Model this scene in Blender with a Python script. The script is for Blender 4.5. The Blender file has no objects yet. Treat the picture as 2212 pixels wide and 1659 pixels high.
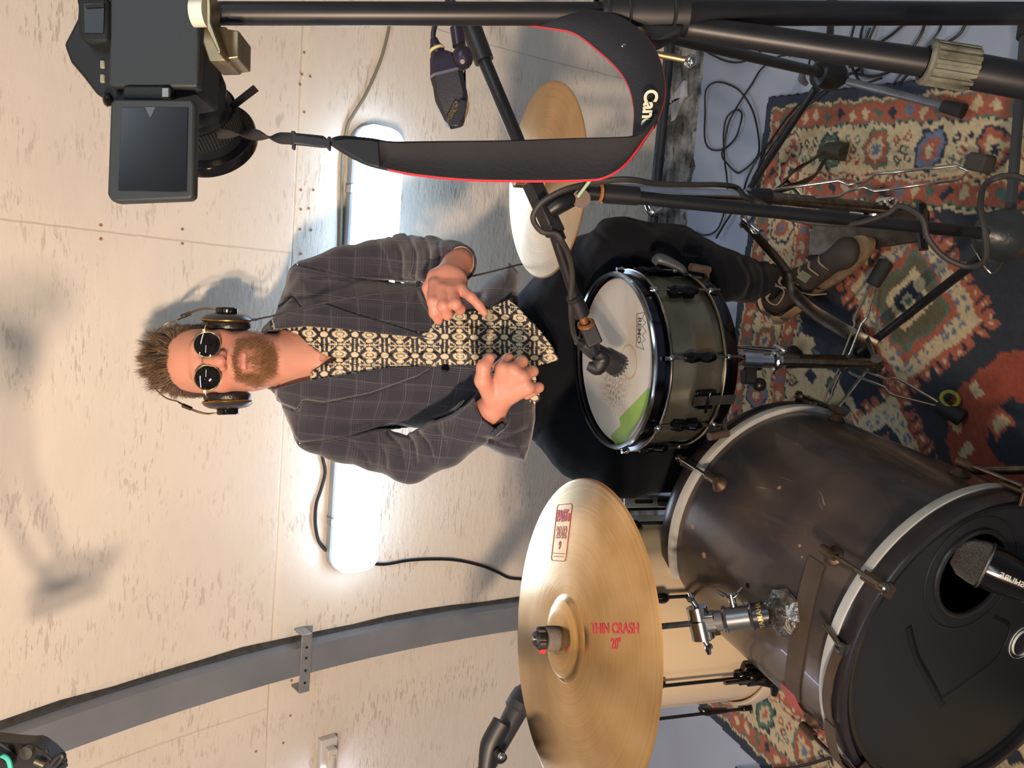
import bpy, bmesh, math, random
import numpy as np
from mathutils import Vector, Matrix
random.seed(7); rng=np.random.default_rng(7)
sc=bpy.context.scene
# ---------------------------------------------------------------- camera
PX=1700.; CH=1.38
_y,_p,_r=[math.radians(a) for a in (6,20,2.5)]
CF=np.array([-math.sin(_y)*math.cos(_p),math.cos(_y)*math.cos(_p),-math.sin(_p)])
_R0=np.array([math.cos(_y),math.sin(_y),0]); _U0=np.cross(_R0,CF)
CU=math.cos(_r)*_U0-math.sin(_r)*_R0; CR=math.cos(_r)*_R0+math.sin(_r)*_U0
CC=np.array([0,0,CH])
def ray(x,y): return CF+CR*((829.5-y)/PX)-CU*((x-1106)/PX)
def D(x,y,d): return CC+ray(x,y)*d          # point seen at photo pixel x,y and distance d along the view
def FL(x,y,z=0.):
    r=ray(x,y); return CC+r*((z-CC[2])/r[2])
def FY(x,y,Y):
    r=ray(x,y); return CC+r*((Y-CC[1])/r[1])
WR,WC=3.2,-.85                                # vault radius and axis
def WL(x,y,off=0.):
    r=ray(x,y); R=WR-off; a=r[1]**2+r[2]**2; b=2*((CC[1]-WC)*r[1]+CC[2]*r[2]); c=(CC[1]-WC)**2+CC[2]**2-R*R
    return CC+r*((-b+math.sqrt(b*b-4*a*c))/2/a)
def wallpt(x,z,off=0.): return np.array([x,WC+math.sqrt((WR-off)**2-z*z),z])
def proj(P):
    v=np.asarray(P)-CC; d=v@CF; return 1106-(v@CU)/d*PX, 829.5-(v@CR)/d*PX, d
cam=bpy.data.cameras.new('camera'); cam.sensor_fit='HORIZONTAL'; cam.sensor_width=36; cam.lens=PX/2212*36; cam.clip_start=.02
camo=bpy.data.objects.new('camera',cam); sc.collection.objects.link(camo)
camo.matrix_world=Matrix(((-CU[0],CR[0],-CF[0],CC[0]),(-CU[1],CR[1],-CF[1],CC[1]),(-CU[2],CR[2],-CF[2],CC[2]),(0,0,0,1)))
sc.camera=camo
# ---------------------------------------------------------------- world, lights, exposure
sc.view_settings.view_transform='Standard'; sc.view_settings.look='None'; sc.view_settings.gamma=1; sc.view_settings.use_curve_mapping=False
sc.view_settings.exposure=0.0
w=bpy.data.worlds.new('world'); sc.world=w; w.use_nodes=True
w.node_tree.nodes['Background'].inputs[0].default_value=(.75,.85,1,1); w.node_tree.nodes['Background'].inputs[1].default_value=.05
def area(name,loc,target,sx,sy,power,col,shape='RECTANGLE'):
    l=bpy.data.lights.new(name,'AREA'); l.shape=shape; l.size=sx; l.size_y=sy; l.energy=power; l.color=col
    o=bpy.data.objects.new(name,l); sc.collection.objects.link(o); o.location=loc
    o.rotation_euler=(Vector(target)-Vector(loc)).to_track_quat('-Z','Y').to_euler(); return o
for _l,_e in (((-.66,-.62,1.44),18),((-.80,-.55,1.52),15)):
    _o=area('warm_work_lamp',_l,(-.1,2,1.5),.10,.10,_e,(1.,.74,.55),'DISK'); _o.data.spread=math.radians(125)
area('warm_side_lamp',(-1.75,.25,1.60),(-.4,1.2,.7),.14,.14,5,(1.,.60,.36),'DISK')
area('ceiling_tube_light',(-.9,.15,2.25),(-.9,.15,0),1.2,.08,12,(.72,.87,1.))
area('ceiling_tube_light',(1.0,.15,2.25),(1.0,.15,0),1.2,.08,13,(.72,.87,1.))
area('ceiling_tube_light',(.1,-1.6,2.2),(.1,-1.2,0),1.2,.08,9,(.76,.89,1.))
sc.cycles.max_bounces=6; sc.cycles.diffuse_bounces=3; sc.cycles.glossy_bounces=4; sc.cycles.use_adaptive_sampling=True; sc.cycles.adaptive_threshold=.03; sc.cycles.caustics_reflective=False; sc.cycles.caustics_refractive=False; sc.cycles.use_denoising=True
# ---------------------------------------------------------------- helpers
def srgb(h):
    if isinstance(h,str): h=[int(h[i:i+2],16)/255 for i in (0,2,4)]
    return tuple(c/12.92 if c<.04045 else ((c+.055)/1.055)**2.4 for c in h)
MATS={}
def M(name,col,rough=.5,metal=0.,noise=None,bump=None,emit=None,spec=.5,coat=0,col2=None,attr=None,scl=None,alpha=None,sheen=0,aniso=0,sss=0):
    if name in MATS: return MATS[name]
    m=bpy.data.materials.new(name); m.use_nodes=True; nt=m.node_tree; b=nt.nodes['Principled BSDF']
    c=srgb(col); b.inputs['Base Color'].default_value=(*c,1); b.inputs['Roughness'].default_value=rough; b.inputs['Metallic'].default_value=metal
    b.inputs['Specular IOR Level'].default_value=spec; b.inputs['Coat Weight'].default_value=coat
    if sheen: b.inputs['Sheen Weight'].default_value=sheen
    if sss: b.inputs['Subsurface Weight'].default_value=sss; b.inputs['Subsurface Radius'].default_value=(.012,.005,.003); b.inputs['Subsurface Scale'].default_value=1
    tc=nt.nodes.new('ShaderNodeTexCoord')
    src=None
    if attr:
        a=nt.nodes.new('ShaderNodeAttribute'); a.attribute_name=attr; src=a.outputs['Color']; nt.links.new(src,b.inputs['Base Color'])
    if noise:
        n=nt.nodes.new('ShaderNodeTexNoise'); n.inputs['Scale'].default_value=noise[0]; n.inputs['Detail'].default_value=5
        if scl:
            mp=nt.nodes.new('ShaderNodeMapping'); mp.inputs['Scale'].default_value=scl; nt.links.new(tc.outputs['Object'],mp.inputs[0]); nt.links.new(mp.outputs[0],n.inputs['Vector'])
        else: nt.links.new(tc.outputs['Object'],n.inputs['Vector'])
        r=nt.nodes.new('ShaderNodeMapRange'); r.inputs[1].default_value=.5-noise[2] if len(noise)>2 else .3; r.inputs[2].default_value=.5+noise[2] if len(noise)>2 else .7
        nt.links.new(n.outputs['Fac'],r.inputs[0])
        mx=nt.nodes.new('ShaderNodeMix'); mx.data_type='RGBA'; nt.links.new(r.outputs[0],mx.inputs[0])
        if src: nt.links.new(src,mx.inputs[6])
        else: mx.inputs[6].default_value=(*c,1)
        if src:
            hs=nt.nodes.new('ShaderNodeHueSaturation'); hs.inputs['Value'].default_value=noise[1]; nt.links.new(src,hs.inputs['Color']); nt.links.new(hs.outputs[0],mx.inputs[7])
        else:
            c2=srgb(col2) if col2 else tuple(x*noise[1] for x in c); mx.inputs[7].default_value=(*c2,1)
        nt.links.new(mx.outputs[2],b.inputs['Base Color'])
    if bump:
        n=nt.nodes.new('ShaderNodeTexNoise'); n.inputs['Scale'].default_value=bump[0]; n.inputs['Detail'].default_value=3; nt.links.new(tc.outputs['Object'],n.inputs['Vector'])
        bp=nt.nodes.new('ShaderNodeBump'); bp.inputs['Strength'].default_value=bump[1]; bp.inputs['Distance'].default_value=bump[2] if len(bump)>2 else .002
        nt.links.new(n.outputs['Fac'],bp.inputs['Height']); nt.links.new(bp.outputs[0],b.inputs['Normal'])
    if emit: b.inputs['Emission Color'].default_value=(*srgb(emit[0]),1); b.inputs['Emission Strength'].default_value=emit[1]
    if alpha is not None: b.inputs['Alpha'].default_value=alpha
    MATS[name]=m; return m
def U(v): v=np.asarray(v,float); return v/np.linalg.norm(v)
def frame(z,xh=(0,0,1)):
    z=U(z); x=np.asarray(xh,float)-z*np.dot(xh,z)
    if np.linalg.norm(x)<1e-4: x=np.array([1.,0,0])-z*z[0]
    if np.linalg.norm(x)<1e-4: x=np.array([0,1.,0])-z*z[1]
    x=U(x); return np.array([x,np.cross(z,x),z]).T      # columns x,y,z
def cr(pts,n=8,closed=False):
    P=np.asarray(pts,float); N=len(P); out=[]
    if N<3 and not closed: return P
    g=lambda i: P[i%N] if closed else (P[i] if 0<=i<N else (2*P[0]-P[1] if i<0 else 2*P[-1]-P[-2]))
    for i in range(N if closed else N-1):
        a,b,c,d=g(i-1),g(i),g(i+1),g(i+2)
        for k in range(n):
            t=k/n; out.append(.5*((2*b)+(-a+c)*t+(2*a-5*b+4*c-d)*t*t+(-a+3*b-3*c+d)*t**3))
    if not closed: out.append(P[-1])
    return np.array(out)
class MB:
    def __init__(s): s.v=[];s.f=[];s.n=0;s.mi=[];s.cur=0
    def add(s,V,F):
        V=np.asarray(V,float).reshape(-1,3); s.v.append(V); s.f+= [tuple(int(i)+s.n for i in f) for f in F]; s.mi+=[s.cur]*len(F); s.n+=len(V); return s
    def box(s,c,size,R=None):
        R=np.eye(3) if R is None else R; h=np.asarray(size)/2
        V=np.array([[x,y,z] for x in(-1,1) for y in(-1,1) for z in(-1,1)])*h@R.T+np.asarray(c)
        return s.add(V,[(0,1,3,2),(4,6,7,5),(0,4,5,1),(2,3,7,6),(0,2,6,4),(1,5,7,3)])
    def rbox(s,c,size,r,R=None,seg=4):
        # slab with rounded corners in its x-y plane, small chamfer in z
        R=np.eye(3) if R is None else R; hx,hy,hz=np.asarray(size)/2; ch=min(r,hz)*.35
        def ring(k,z):
            o=[]
            for q,(sx,sy) in enumerate(((1,1),(-1,1),(-1,-1),(1,-1))):
                for j in range(seg+1):
                    a=math.pi/2*(q+j/seg); rr=max(r-k,1e-5)
                    o.append((sx*(hx-r)+rr*math.cos(a),sy*(hy-r)+rr*math.sin(a),z))
            return o
        rs=[ring(ch,-hz),ring(0,-hz+ch),ring(0,hz-ch),ring(ch,hz)]; n=len(rs[0]); V=np.array(sum(rs,[]))@R.T+np.asarray(c)
        F=[tuple(reversed(range(n))),tuple(range(3*n,4*n))]
        for k in range(3): F+=[(k*n+i,k*n+(i+1)%n,(k+1)*n+(i+1)%n,(k+1)*n+i) for i in range(n)]
        return s.add(V,F)
    def rings(s,rs,closed=False,caps=True):
        n=len(rs[0]); m=len(rs); V=np.concatenate([np.asarray(r) for r in rs]); F=[]
        for k in range(m if closed else m-1):
            k2=(k+1)%m; F+=[(k*n+i,k*n+(i+1)%n,k2*n+(i+1)%n,k2*n+i) for i in range(n)]
        if caps and not closed: F+=[tuple(reversed(range(n))),tuple(range((m-1)*n,m*n))]
        return s.add(V,F)
    def tube(s,pts,r,seg=12,closed=False,sm=0,caps=True,flat=None,up=None,twist=None):
        P=cr(pts,sm,closed) if sm else np.asarray(pts,float); n=len(P)
        rr=np.interp(np.linspace(0,1,n),np.linspace(0,1,len(r)),r) if np.ndim(r) else np.full(n,r)
        T=np.array([U((P[(i+1)%n]-P[i-1]) if closed else (P[min(i+1,n-1)]-P[max(i-1,0)])) for i in range(n)])
        x=frame(T[0],up if up is not None else (0.3,.2,1))[:,0]; rs=[]
        for i in range(n):
            if up is not None: x=frame(T[i],up)[:,0]
            else: x=U(x-T[i]*np.dot(x,T[i]))
            y=np.cross(T[i],x); tw=0 if twist is None else twist*i/(n-1)
            a=np.arange(seg)/seg*2*math.pi; fx,fy=(1,1) if flat is None else flat
            cx=np.cos(a)*fx;cy=np.sin(a)*fy; ca,sa=math.cos(tw),math.sin(tw)
            rs.append(P[i]+rr[i]*(np.outer(cx*ca-cy*sa,x)+np.outer(cx*sa+cy*ca,y)))
        return s.rings(rs,closed,caps)
    def cyl(s,a,b,r,r2=None,seg=20): return s.tube([a,b],[r,r if r2 is None else r2],seg)
    def lathe(s,prof,c,ax=(0,0,1),seg=48,xh=(1,0,0),closed=False):
        R=frame(ax,xh); a=np.arange(seg)/seg*2*math.pi; rs=[]
        for r,z in prof: rs.append(np.stack([np.cos(a)*max(r,1e-5),np.sin(a)*max(r,1e-5),np.full(seg,z)],1)@R.T+np.asarray(c))
        return s.rings(rs,closed,caps=not closed)
    def ball(s,c,r,seg=16,R=None):
        r=np.broadcast_to(np.asarray(r,float),(3,)); R=np.eye(3) if R is None else R; rs=[]
        for i in range(seg//2+1):
            t=-math.pi/2+math.pi*i/(seg//2); a=np.arange(seg)/seg*2*math.pi; q=max(math.cos(t),1e-3)
            rs.append((np.stack([np.cos(a)*q,np.sin(a)*q,np.full(seg,math.sin(t))],1)*r)@R.T+np.asarray(c))
        return s.rings(rs)
    def torus(s,c,ax,R,r,seg=48,sg=8,flat=None):
        Fm=frame(ax); a=np.arange(seg)/seg*2*math.pi
        P=np.asarray(c)+(np.outer(np.cos(a),Fm[:,0])+np.outer(np.sin(a),Fm[:,1]))*R
        return s.tube(P,r,sg,closed=True,up=ax,flat=flat)
    def prism(s,poly,z0,z1,c=(0,0,0),R=None):
        R=np.eye(3) if R is None else R; n=len(poly); V=np.array([[*p,z0] for p in poly]+[[*p,z1] for p in poly])@R.T+np.asarray(c)
        return s.add(V,[tuple(reversed(range(n))),tuple(range(n,2*n))]+[(i,(i+1)%n,(i+1)%n+n,i+n) for i in range(n)])
    def sheet(s,grid,th,flip=False):
        G=np.asarray(grid,float); n,m=G.shape[:2]; dx=np.gradient(G,axis=0);dy=np.gradient(G,axis=1); N=np.cross(dx,dy); N/=np.linalg.norm(N,axis=2,keepdims=True)+1e-12
        V=np.concatenate([(G+N*th/2).reshape(-1,3),(G-N*th/2).reshape(-1,3)]); o=n*m; F=[]
        I=lambda i,j:i*m+j
        for i in range(n-1):
            for j in range(m-1):
                F.append((I(i,j),I(i+1,j),I(i+1,j+1),I(i,j+1))); F.append((o+I(i,j),o+I(i,j+1),o+I(i+1,j+1),o+I(i+1,j)))
        for i in range(n-1): F+=[(I(i,0),o+I(i,0),o+I(i+1,0),I(i+1,0)),(I(i,m-1),I(i+1,m-1),o+I(i+1,m-1),o+I(i,m-1))]
        for j in range(m-1): F+=[(I(0,j),I(0,j+1),o+I(0,j+1),o+I(0,j)),(I(n-1,j),o+I(n-1,j),o+I(n-1,j+1),I(n-1,j+1))]
        return s.add(V,F)
    def build(s,name,mat,parent=None,ang=35,bev=0,label=None,kind=None,vcol=None,sub=0):
        me=bpy.data.meshes.new(name); me.from_pydata(np.concatenate(s.v).tolist() if s.v else [],[],s.f); 
        ms=mat if isinstance(mat,(list,tuple)) else [mat]
        for q in ms: me.materials.append(q)
        if len(ms)>1: me.polygons.foreach_set('material_index',s.mi)
        return finish(me,name,parent,ang,bev,label,kind,vcol,sub)
def finish(me,name,parent=None,ang=35,bev=0,label=None,kind=None,vcol=None,sub=0):
    bm=bmesh.new(); bm.from_mesh(me); bmesh.ops.recalc_face_normals(bm,faces=bm.faces) if len(bm.faces)<60000 else None; bm.to_mesh(me); bm.free()
    if vcol is not None:
        at=me.color_attributes.new('Col','FLOAT_COLOR','POINT'); c=np.ones((len(me.vertices),4),np.float32); c[:,:3]=vcol; at.data.foreach_set('color',c.ravel())
    me.shade_smooth()
    if ang<180: me.set_sharp_from_angle(angle=math.radians(ang))
    o=bpy.data.objects.new(name,me); sc.collection.objects.link(o)
    if parent is not None:
        o.parent=parent; o.matrix_parent_inverse=MI[parent.name]; MI[o.name]=MI[parent.name]
        # children keep world coordinates
    else: MI[o.name]=Matrix.Identity(4)
    if parent is not None: MI[o.name]=Matrix.Identity(4)
    if bev:
        b=o.modifiers.new('b','BEVEL'); b.width=bev; b.segments=2; b.limit_method='ANGLE'
    if sub:
        b=o.modifiers.new('s','SUBSURF'); b.levels=b.render_levels=sub
    if label: o['label']=label
    if kind: o['kind']=kind
    return o
MI={}
def thing(name,label,cat,loc,group=None):
    o=bpy.data.objects.new(name,None); sc.collection.objects.link(o); o.location=tuple(loc); o.empty_display_size=.05
    o['label']=label;o['category']=cat
    if group:o['group']=group
    MI[o.name]=Matrix.Translation(-Vector(loc)); return o
def tag(o,label,cat,group=None,kind=None):
    o['label']=label;o['category']=cat
    if group:o['group']=group
    if kind:o['kind']=kind
    return o
def text(s,size,map3,th=.0004,font_off=0,align='CENTER',seg=6,bold=0,sp=1.0):
    # letters as mesh, mapped by map3(u,v,h)
    cu=bpy.data.curves.new('t','FONT'); cu.body=s; cu.size=size; cu.align_x=align; cu.align_y='CENTER'; cu.resolution_u=seg; cu.offset=bold; cu.space_character=sp; cu.fill_mode='BOTH'; cu.extrude=.5
    o=bpy.data.objects.new('t',cu); sc.collection.objects.link(o); dg=bpy.context.evaluated_depsgraph_get(); dg.update()
    me=bpy.data.meshes.new_from_object(o.evaluated_get(dg)); bpy.data.objects.remove(o); bpy.data.curves.remove(cu)
    bm=bmesh.new(); bm.from_mesh(me); bmesh.ops.triangulate(bm,faces=bm.faces)
    L=size*.12
    for _ in range(2):
        ed=[e for e in bm.edges if e.calc_length()>L and abs(e.verts[0].co.z-e.verts[1].co.z)<.1]
        if ed: bmesh.ops.subdivide_edges(bm,edges=ed,cuts=1); bmesh.ops.triangulate(bm,faces=bm.faces)
    V=[map3(v.co.x,v.co.y,th if v.co.z>0 else 0.) for v in bm.verts]; F=[tuple(l.vert.index for l in f.loops) for f in bm.faces]
    bm.verts.index_update(); F=[tuple(v.index for v in f.verts) for f in bm.faces]; bm.free(); bpy.data.meshes.remove(me)
    return np.array(V),F
# common materials
chrome=M('chrome','c8ccd0',.16,1,noise=(30,.75)); dchrome=M('tarnished_chrome','8d8a80',.3,1,noise=(60,.5)); rust=M('rusty_metal','6a5747',.5,.8,noise=(90,.45))
blk=M('black_metal','16181a',.38,.3,noise=(40,1.5),bump=(300,.1)); blkp=M('black_plastic','141518',.45,noise=(50,1.4)); rub=M('black_rubber','1b1b1b',.75,bump=(200,.3))
blkg=M('black_gloss','0d0d10',.15); brass=M('worn_brass','b3a27c',.35,1,noise=(60,.6)); steel=M('painted_steel_rib','81868c',.5,.2,noise=(9,.82),bump=(60,.15))
cabm=M('cable_black','121316',.5)
# ================================================================ the room
def osb_material():
    m=bpy.data.materials.new('white_painted_strand_board'); m.use_nodes=True; nt=m.node_tree; N=nt.nodes; Lk=nt.links; b=N['Principled BSDF']; b.inputs['Roughness'].default_value=.42
    tc=N.new('ShaderNodeTexCoord'); uv=N.new('ShaderNodeUVMap')
    def noise(sc_,vec,det=3,rot=0,scale=(1,1,1)):
        mp=N.new('ShaderNodeMapping'); mp.inputs['Rotation'].default_value=(0,0,rot); mp.inputs['Scale'].default_value=scale; Lk.new(vec,mp.inputs[0])
        n=N.new('ShaderNodeTexNoise'); n.inputs['Scale'].default_value=sc_; n.inputs['Detail'].default_value=det; Lk.new(mp.outputs[0],n.inputs['Vector']); return n.outputs['Fac']
    def mr(x,a,b_,c=0,d=1):
        r=N.new('ShaderNodeMapRange'); r.inputs[1].default_value=a;r.inputs[2].default_value=b_;r.inputs[3].default_value=c;r.inputs[4].default_value=d; Lk.new(x,r.inputs[0]); return r.outputs[0]
    def mt(op,a,b_=None):
        n=N.new('ShaderNodeMath'); n.operation=op
        for i,q in enumerate((a,b_)):
            if q is None: continue
            if isinstance(q,(int,float)): n.inputs[i].default_value=q
            else: Lk.new(q,n.inputs[i])
        return n.outputs[0]
    def mix(f,a,b_):
        n=N.new('ShaderNodeMix'); n.data_type='RGBA'; Lk.new(f,n.inputs[0])
        for i,q in ((6,a),(7,b_)):
            if isinstance(q,tuple): n.inputs[i].default_value=(*q,1)
            else: Lk.new(q,n.inputs[i])
        return n.outputs[2]
    v=uv.outputs[0]
    fl=None
    for k,(rot,thr) in enumerate(((.5,.665),(-.7,.67),(1.4,.68),(0.05,.68))):
        f=mr(noise(16+2*k,v,5,rot,(1.,4.5,1)),thr-.065,thr-.015); fl=f if fl is None else mt('MAXIMUM',fl,f)
    patch=mr(noise(7,v,3),.46,.62)
    fl=mt('MULTIPLY',fl,patch)
    fine=mr(noise(60,v,2,.4,(1,4,1)),.66,.74); fine=mt('MULTIPLY',fine,mr(noise(4,v,2),.45,.6)); fl=mt('MAXIMUM',fl,mt('MULTIPLY',fine,.55))
    base=mix(mr(noise(1.6,v,3),.35,.65),srgb('ddd5c6'),srgb('d2cabd'))
    col=mix(mt('MULTIPLY',fl,.42),base,srgb('97806a'))
    # flake shapes that show as faint tonal plates
    pl=N.new('ShaderNodeTexVoronoi'); pl.inputs['Scale'].default_value=16; mp=N.new('ShaderNodeMapping'); mp.inputs['Scale'].default_value=(1,2.2,1); mp.inputs['Rotation'].default_value=(0,0,.6); Lk.new(v,mp.inputs[0]); Lk.new(mp.outputs[0],pl.inputs['Vector'])
    col=mix(mt('MULTIPLY',mr(pl.outputs['Distance'],.0,.9),.10),col,srgb('f0e6da'))
    sx=N.new('ShaderNodeSeparateXYZ'); Lk.new(v,sx.inputs[0])
    wob=mt('MULTIPLY',mt('SUBTRACT',noise(30,v),.5),.006)
    seam=None
    for ax,pos,rng_ in (('X',.09,(1.27,9)),('X',.749,(-9,1.27)),('X',-1.13,(1.27,9)),('Y',1.268,(-9,9))):
        dd=mt('ABSOLUTE',mt('ADD',mt('SUBTRACT',sx.outputs[ax],pos),wob)); s=mr(dd,.0,.0035,1,0)
        if ax=='X':
            o=sx.outputs['Y']; s=mt('MULTIPLY',s,mt('GREATER_THAN' if rng_[0]>0 else 'LESS_THAN',o,1.27))
        seam=s if seam is None else mt('MAXIMUM',seam,s)
    wide=mr(mt('ABSOLUTE',mt('SUBTRACT',sx.outputs['Y'],1.262)),.0,.018,1,0)
    col=mix(mt('MULTIPLY',wide,.5),col,srgb('e4d9c4'))
    col=mix(mt('MULTIPLY',seam,.45),col,srgb('b3a58e'))
    # wash of damp near the floor
    Lk.new(col,b.inputs['Base Color'])
    h=mt('ADD',mt('MULTIPLY',noise(45,v,6,.3,(1,2,1)),.6),mt('MULTIPLY',pl.outputs['Distance'],.35)); h=mt('SUBTRACT',h,mt('MULTIPLY',seam,.8)); h=mt('SUBTRACT',h,mt('MULTIPLY',fl,.5))
    bp=N.new('ShaderNodeBump'); bp.inputs['Strength'].default_value=.5; bp.inputs['Distance'].default_value=.0035; Lk.new(h,bp.inputs['Height']); Lk.new(bp.outputs[0],b.inputs['Normal'])
    return m
osb=osb_material()
def vault(name,a0,a1,x0,x1,n,mat):
    # inner skin of the barrel vault between two angles, 6 cm thick
    V=[];F=[];UVs=[]
    for R in (WR,WR+.06):
        for k in range(n+1):
            a=a0+(a1-a0)*k/n
            for x in (x0,x1): V.append((x,WC+R*math.cos(a),R*math.sin(a)));UVs.append((x,WR*a))
    o=2*(n+1)
    for k in range(n): F+=[(2*k,2*k+2,2*k+3,2*k+1),(o+2*k,o+2*k+1,o+2*k+3,o+2*k+2),(2*k,o+2*k,o+2*k+2,2*k+2),(2*k+1,2*k+3,o+2*k+3,o+2*k+1)]
    F+=[(0,1,o+1,o),(2*n,o+2*n,o+2*n+1,2*n+1)]
    me=bpy.data.meshes.new(name); me.from_pydata(V,[],F); me.materials.append(mat)
    ul=me.uv_layers.new(name='UVMap')
    for i,l in enumerate(me.loops): ul.data[i].uv=UVs[l.vertex_index]
    o=finish(me,name,ang=30); o['kind']='structure'; return o
a1=math.asin(2.05/WR)
vault('wall_back',.028,a1,-3.4,2.6,60,osb); vault('ceiling',a1,math.pi-a1,-3.4,2.6,60,osb); vault('wall_front',math.pi-a1,math.pi-.001,-3.4,2.6,40,osb)
plain=M('off_white_board','cfc8bc',.5,noise=(3,.9),bump=(80,.2))
for nm,x in (('wall_left',-3.43),('wall_right',2.63)): MB().box((x,WC,1.6),(.06,2*WR+.2,3.3)).build(nm,plain,kind='structure')
conc=M('blue_grey_painted_concrete','9ca6b6',.42,noise=(2.6,.8),bump=(14,.25,.002))
fl=MB(); fl.box((-.4,-.93,-.05),(6.1,6.36,.1)); fl.build('floor',conc,kind='structure')
# broken strip between the floor slab and the wall
raw=M('bare_broken_concrete','9a9a96',.85,noise=(14,.18,.12),bump=(40,1.,.012))
n=160;m_=14;G=np.zeros((n,m_,3)); xs=np.linspace(-3.4,2.6,n); 
for i,x in enumerate(xs):
    for j in range(m_):
        t=j/(m_-1); yy=2.252+.105*t+ (.012*math.sin(x*23)+.008*math.sin(x*61) if j==0 else 0)
        G[i,j]=(x,yy,-.012+.012*math.sin(x*37+j*1.7)*math.sin(x*11-j*2.3)+.05*t*t+.004*random.random())
q=MB(); q.sheet(G,.02); q.build('trim_1',raw,kind='structure')
debris=[]
def chip(pts,mat,lab):
    o=MB(); P=[FL(x,y,.03) for x,y in pts]; c=np.mean(P,0); n=len(P); top=[p+np.array([0,0,.012]) for p in P]
    o.add(P+top,[tuple(reversed(range(n))),tuple(range(n,2*n))]+[(i,(i+1)%n,(i+1)%n+n,i+n) for i in range(n)]); ob=o.build('plaster_chip',mat); tag(ob,lab,'plaster chip','plaster chips in the broken floor gap')
chipm=M('white_plaster','d5d7dc',.8,noise=(30,.85),bump=(60,.4))
chip([(1430,248),(1484,175),(1485,208),(1440,235)],chipm,'long white plaster chip lying in the broken strip by the camera strap')
chip([(1421,332),(1444,336),(1440,345),(1428,353),(1422,346)],chipm,'small white plaster chip near the black pipe end')
chip([(1441,236),(1462,216),(1478,212),(1468,236),(1456,264),(1448,256)],M('grey_plaster','a9adb0',.85,bump=(60,.4)),'grey broken plaster slab chip beside the long white chip')
# black pipe along the foot of the wall
p=MB(); p.tube([(-3.3,2.305,.09),(2.5,2.305,.09)],.013,12); p.build('trim_2',M('black_pipe','1d2023',.5,noise=(30,1.6),bump=(90,.3)),kind='structure')
# steel rib arching over the vault
def rib(x0,w,name):
    prof=[(0,0),(w*.06,.006),(w*.10,.045),(w*.9,.045),(w*.94,.006),(w,0)]
    rs=[]
    for k in range(91):
        a=.03+(math.pi-.06)*k/90
        rs.append([(x0+dx,WC+(WR-off)*math.cos(a),(WR-off)*math.sin(a)) for dx,off in prof])
    o=MB(); o.rings(rs); return o.build(name,steel,kind='structure',ang=30)
rb=rib(-1.045,.098,'trim_3')
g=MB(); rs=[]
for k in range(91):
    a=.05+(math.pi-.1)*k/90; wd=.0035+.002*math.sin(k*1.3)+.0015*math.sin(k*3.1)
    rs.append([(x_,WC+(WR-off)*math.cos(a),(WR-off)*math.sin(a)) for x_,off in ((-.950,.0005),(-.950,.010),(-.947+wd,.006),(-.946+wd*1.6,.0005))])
g.rings(rs); g.build('trim_4',M('dark_gap_line','2b2926',.9,noise=(60,2.2),bump=(80,.8)),kind='structure')  # dark uneven strip along the right edge of the rib
br=MB(); a=math.asin(1.165/WR)
for k,(da,dx) in enumerate(((0,0),)):
    R=frame((0,math.cos(a),math.sin(a)),(1,0,0)); c=np.array([-1.0,WC+(WR-.052)*math.cos(a),(WR-.052)*math.sin(a)])
    br.box(c,(.165,.030,.004),R); br.box(c+R@np.array([-.08,0,.022]),(.004,.030,.05),R); br.box(c+R@np.array([.08,0,.022]),(.004,.030,.05),R)
bo=br.build('bracket',M('galvanised_strap','a3a5a4',.45,.6,noise=(60,.8)),bev=.0008); bo.parent=rb; 
for dx in (-.055,-.02,.015,.045):
    s=MB(); s.lathe([(0,-.003),(.0035,-.003),(.0035,.0),(0,.0)],c+R@np.array([dx,0,-.0005]),R[:,2],10); so=s.build('bolt',blk); so.parent=bo
# rusty screw heads along the board joints
scr=M('rusty_screw','9a7352',.7,.2); gp='screws along the board joints of the wall'
_o=['first','second','third','fourth','fifth','sixth','seventh','eighth','ninth','tenth','eleventh','twelfth','thirteenth']
SCRL=['rusty screw on the level joint above the lamp, %s from the camera stand'%_o[k] for k in range(12)]+['rusty screw on the upright joint above the drummer, %s'%q for q in ('upper right one','upper left one','lower right one','lower left one')]+['rusty screw left of the steel rib, %s along the joint from the rib'%_o[k] for k in range(6)]
for i,(x,y) in enumerate([(657,113),(652,160),(648,182),(670,165),(657,242),(650,410),(677,410),(650,452),(667,450),(648,495),(672,497),(650,548),(218,486),(218,516),(394,495),(394,526),(630,1470),(612,1450),(585,1457),(627,1546),(612,1605),(553,1623)]):
    c=WL(x,y,.001); ax=U(np.array([0,c[1]-WC,c[2]])); s=MB(); s.lathe([(0,0),(.0036,0),(.003,-.0012),(.001,-.0008),(0,-.0008)],c,ax,10); tag(s.build('screw',scr),SCRL[i],'screw',gp)
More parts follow.
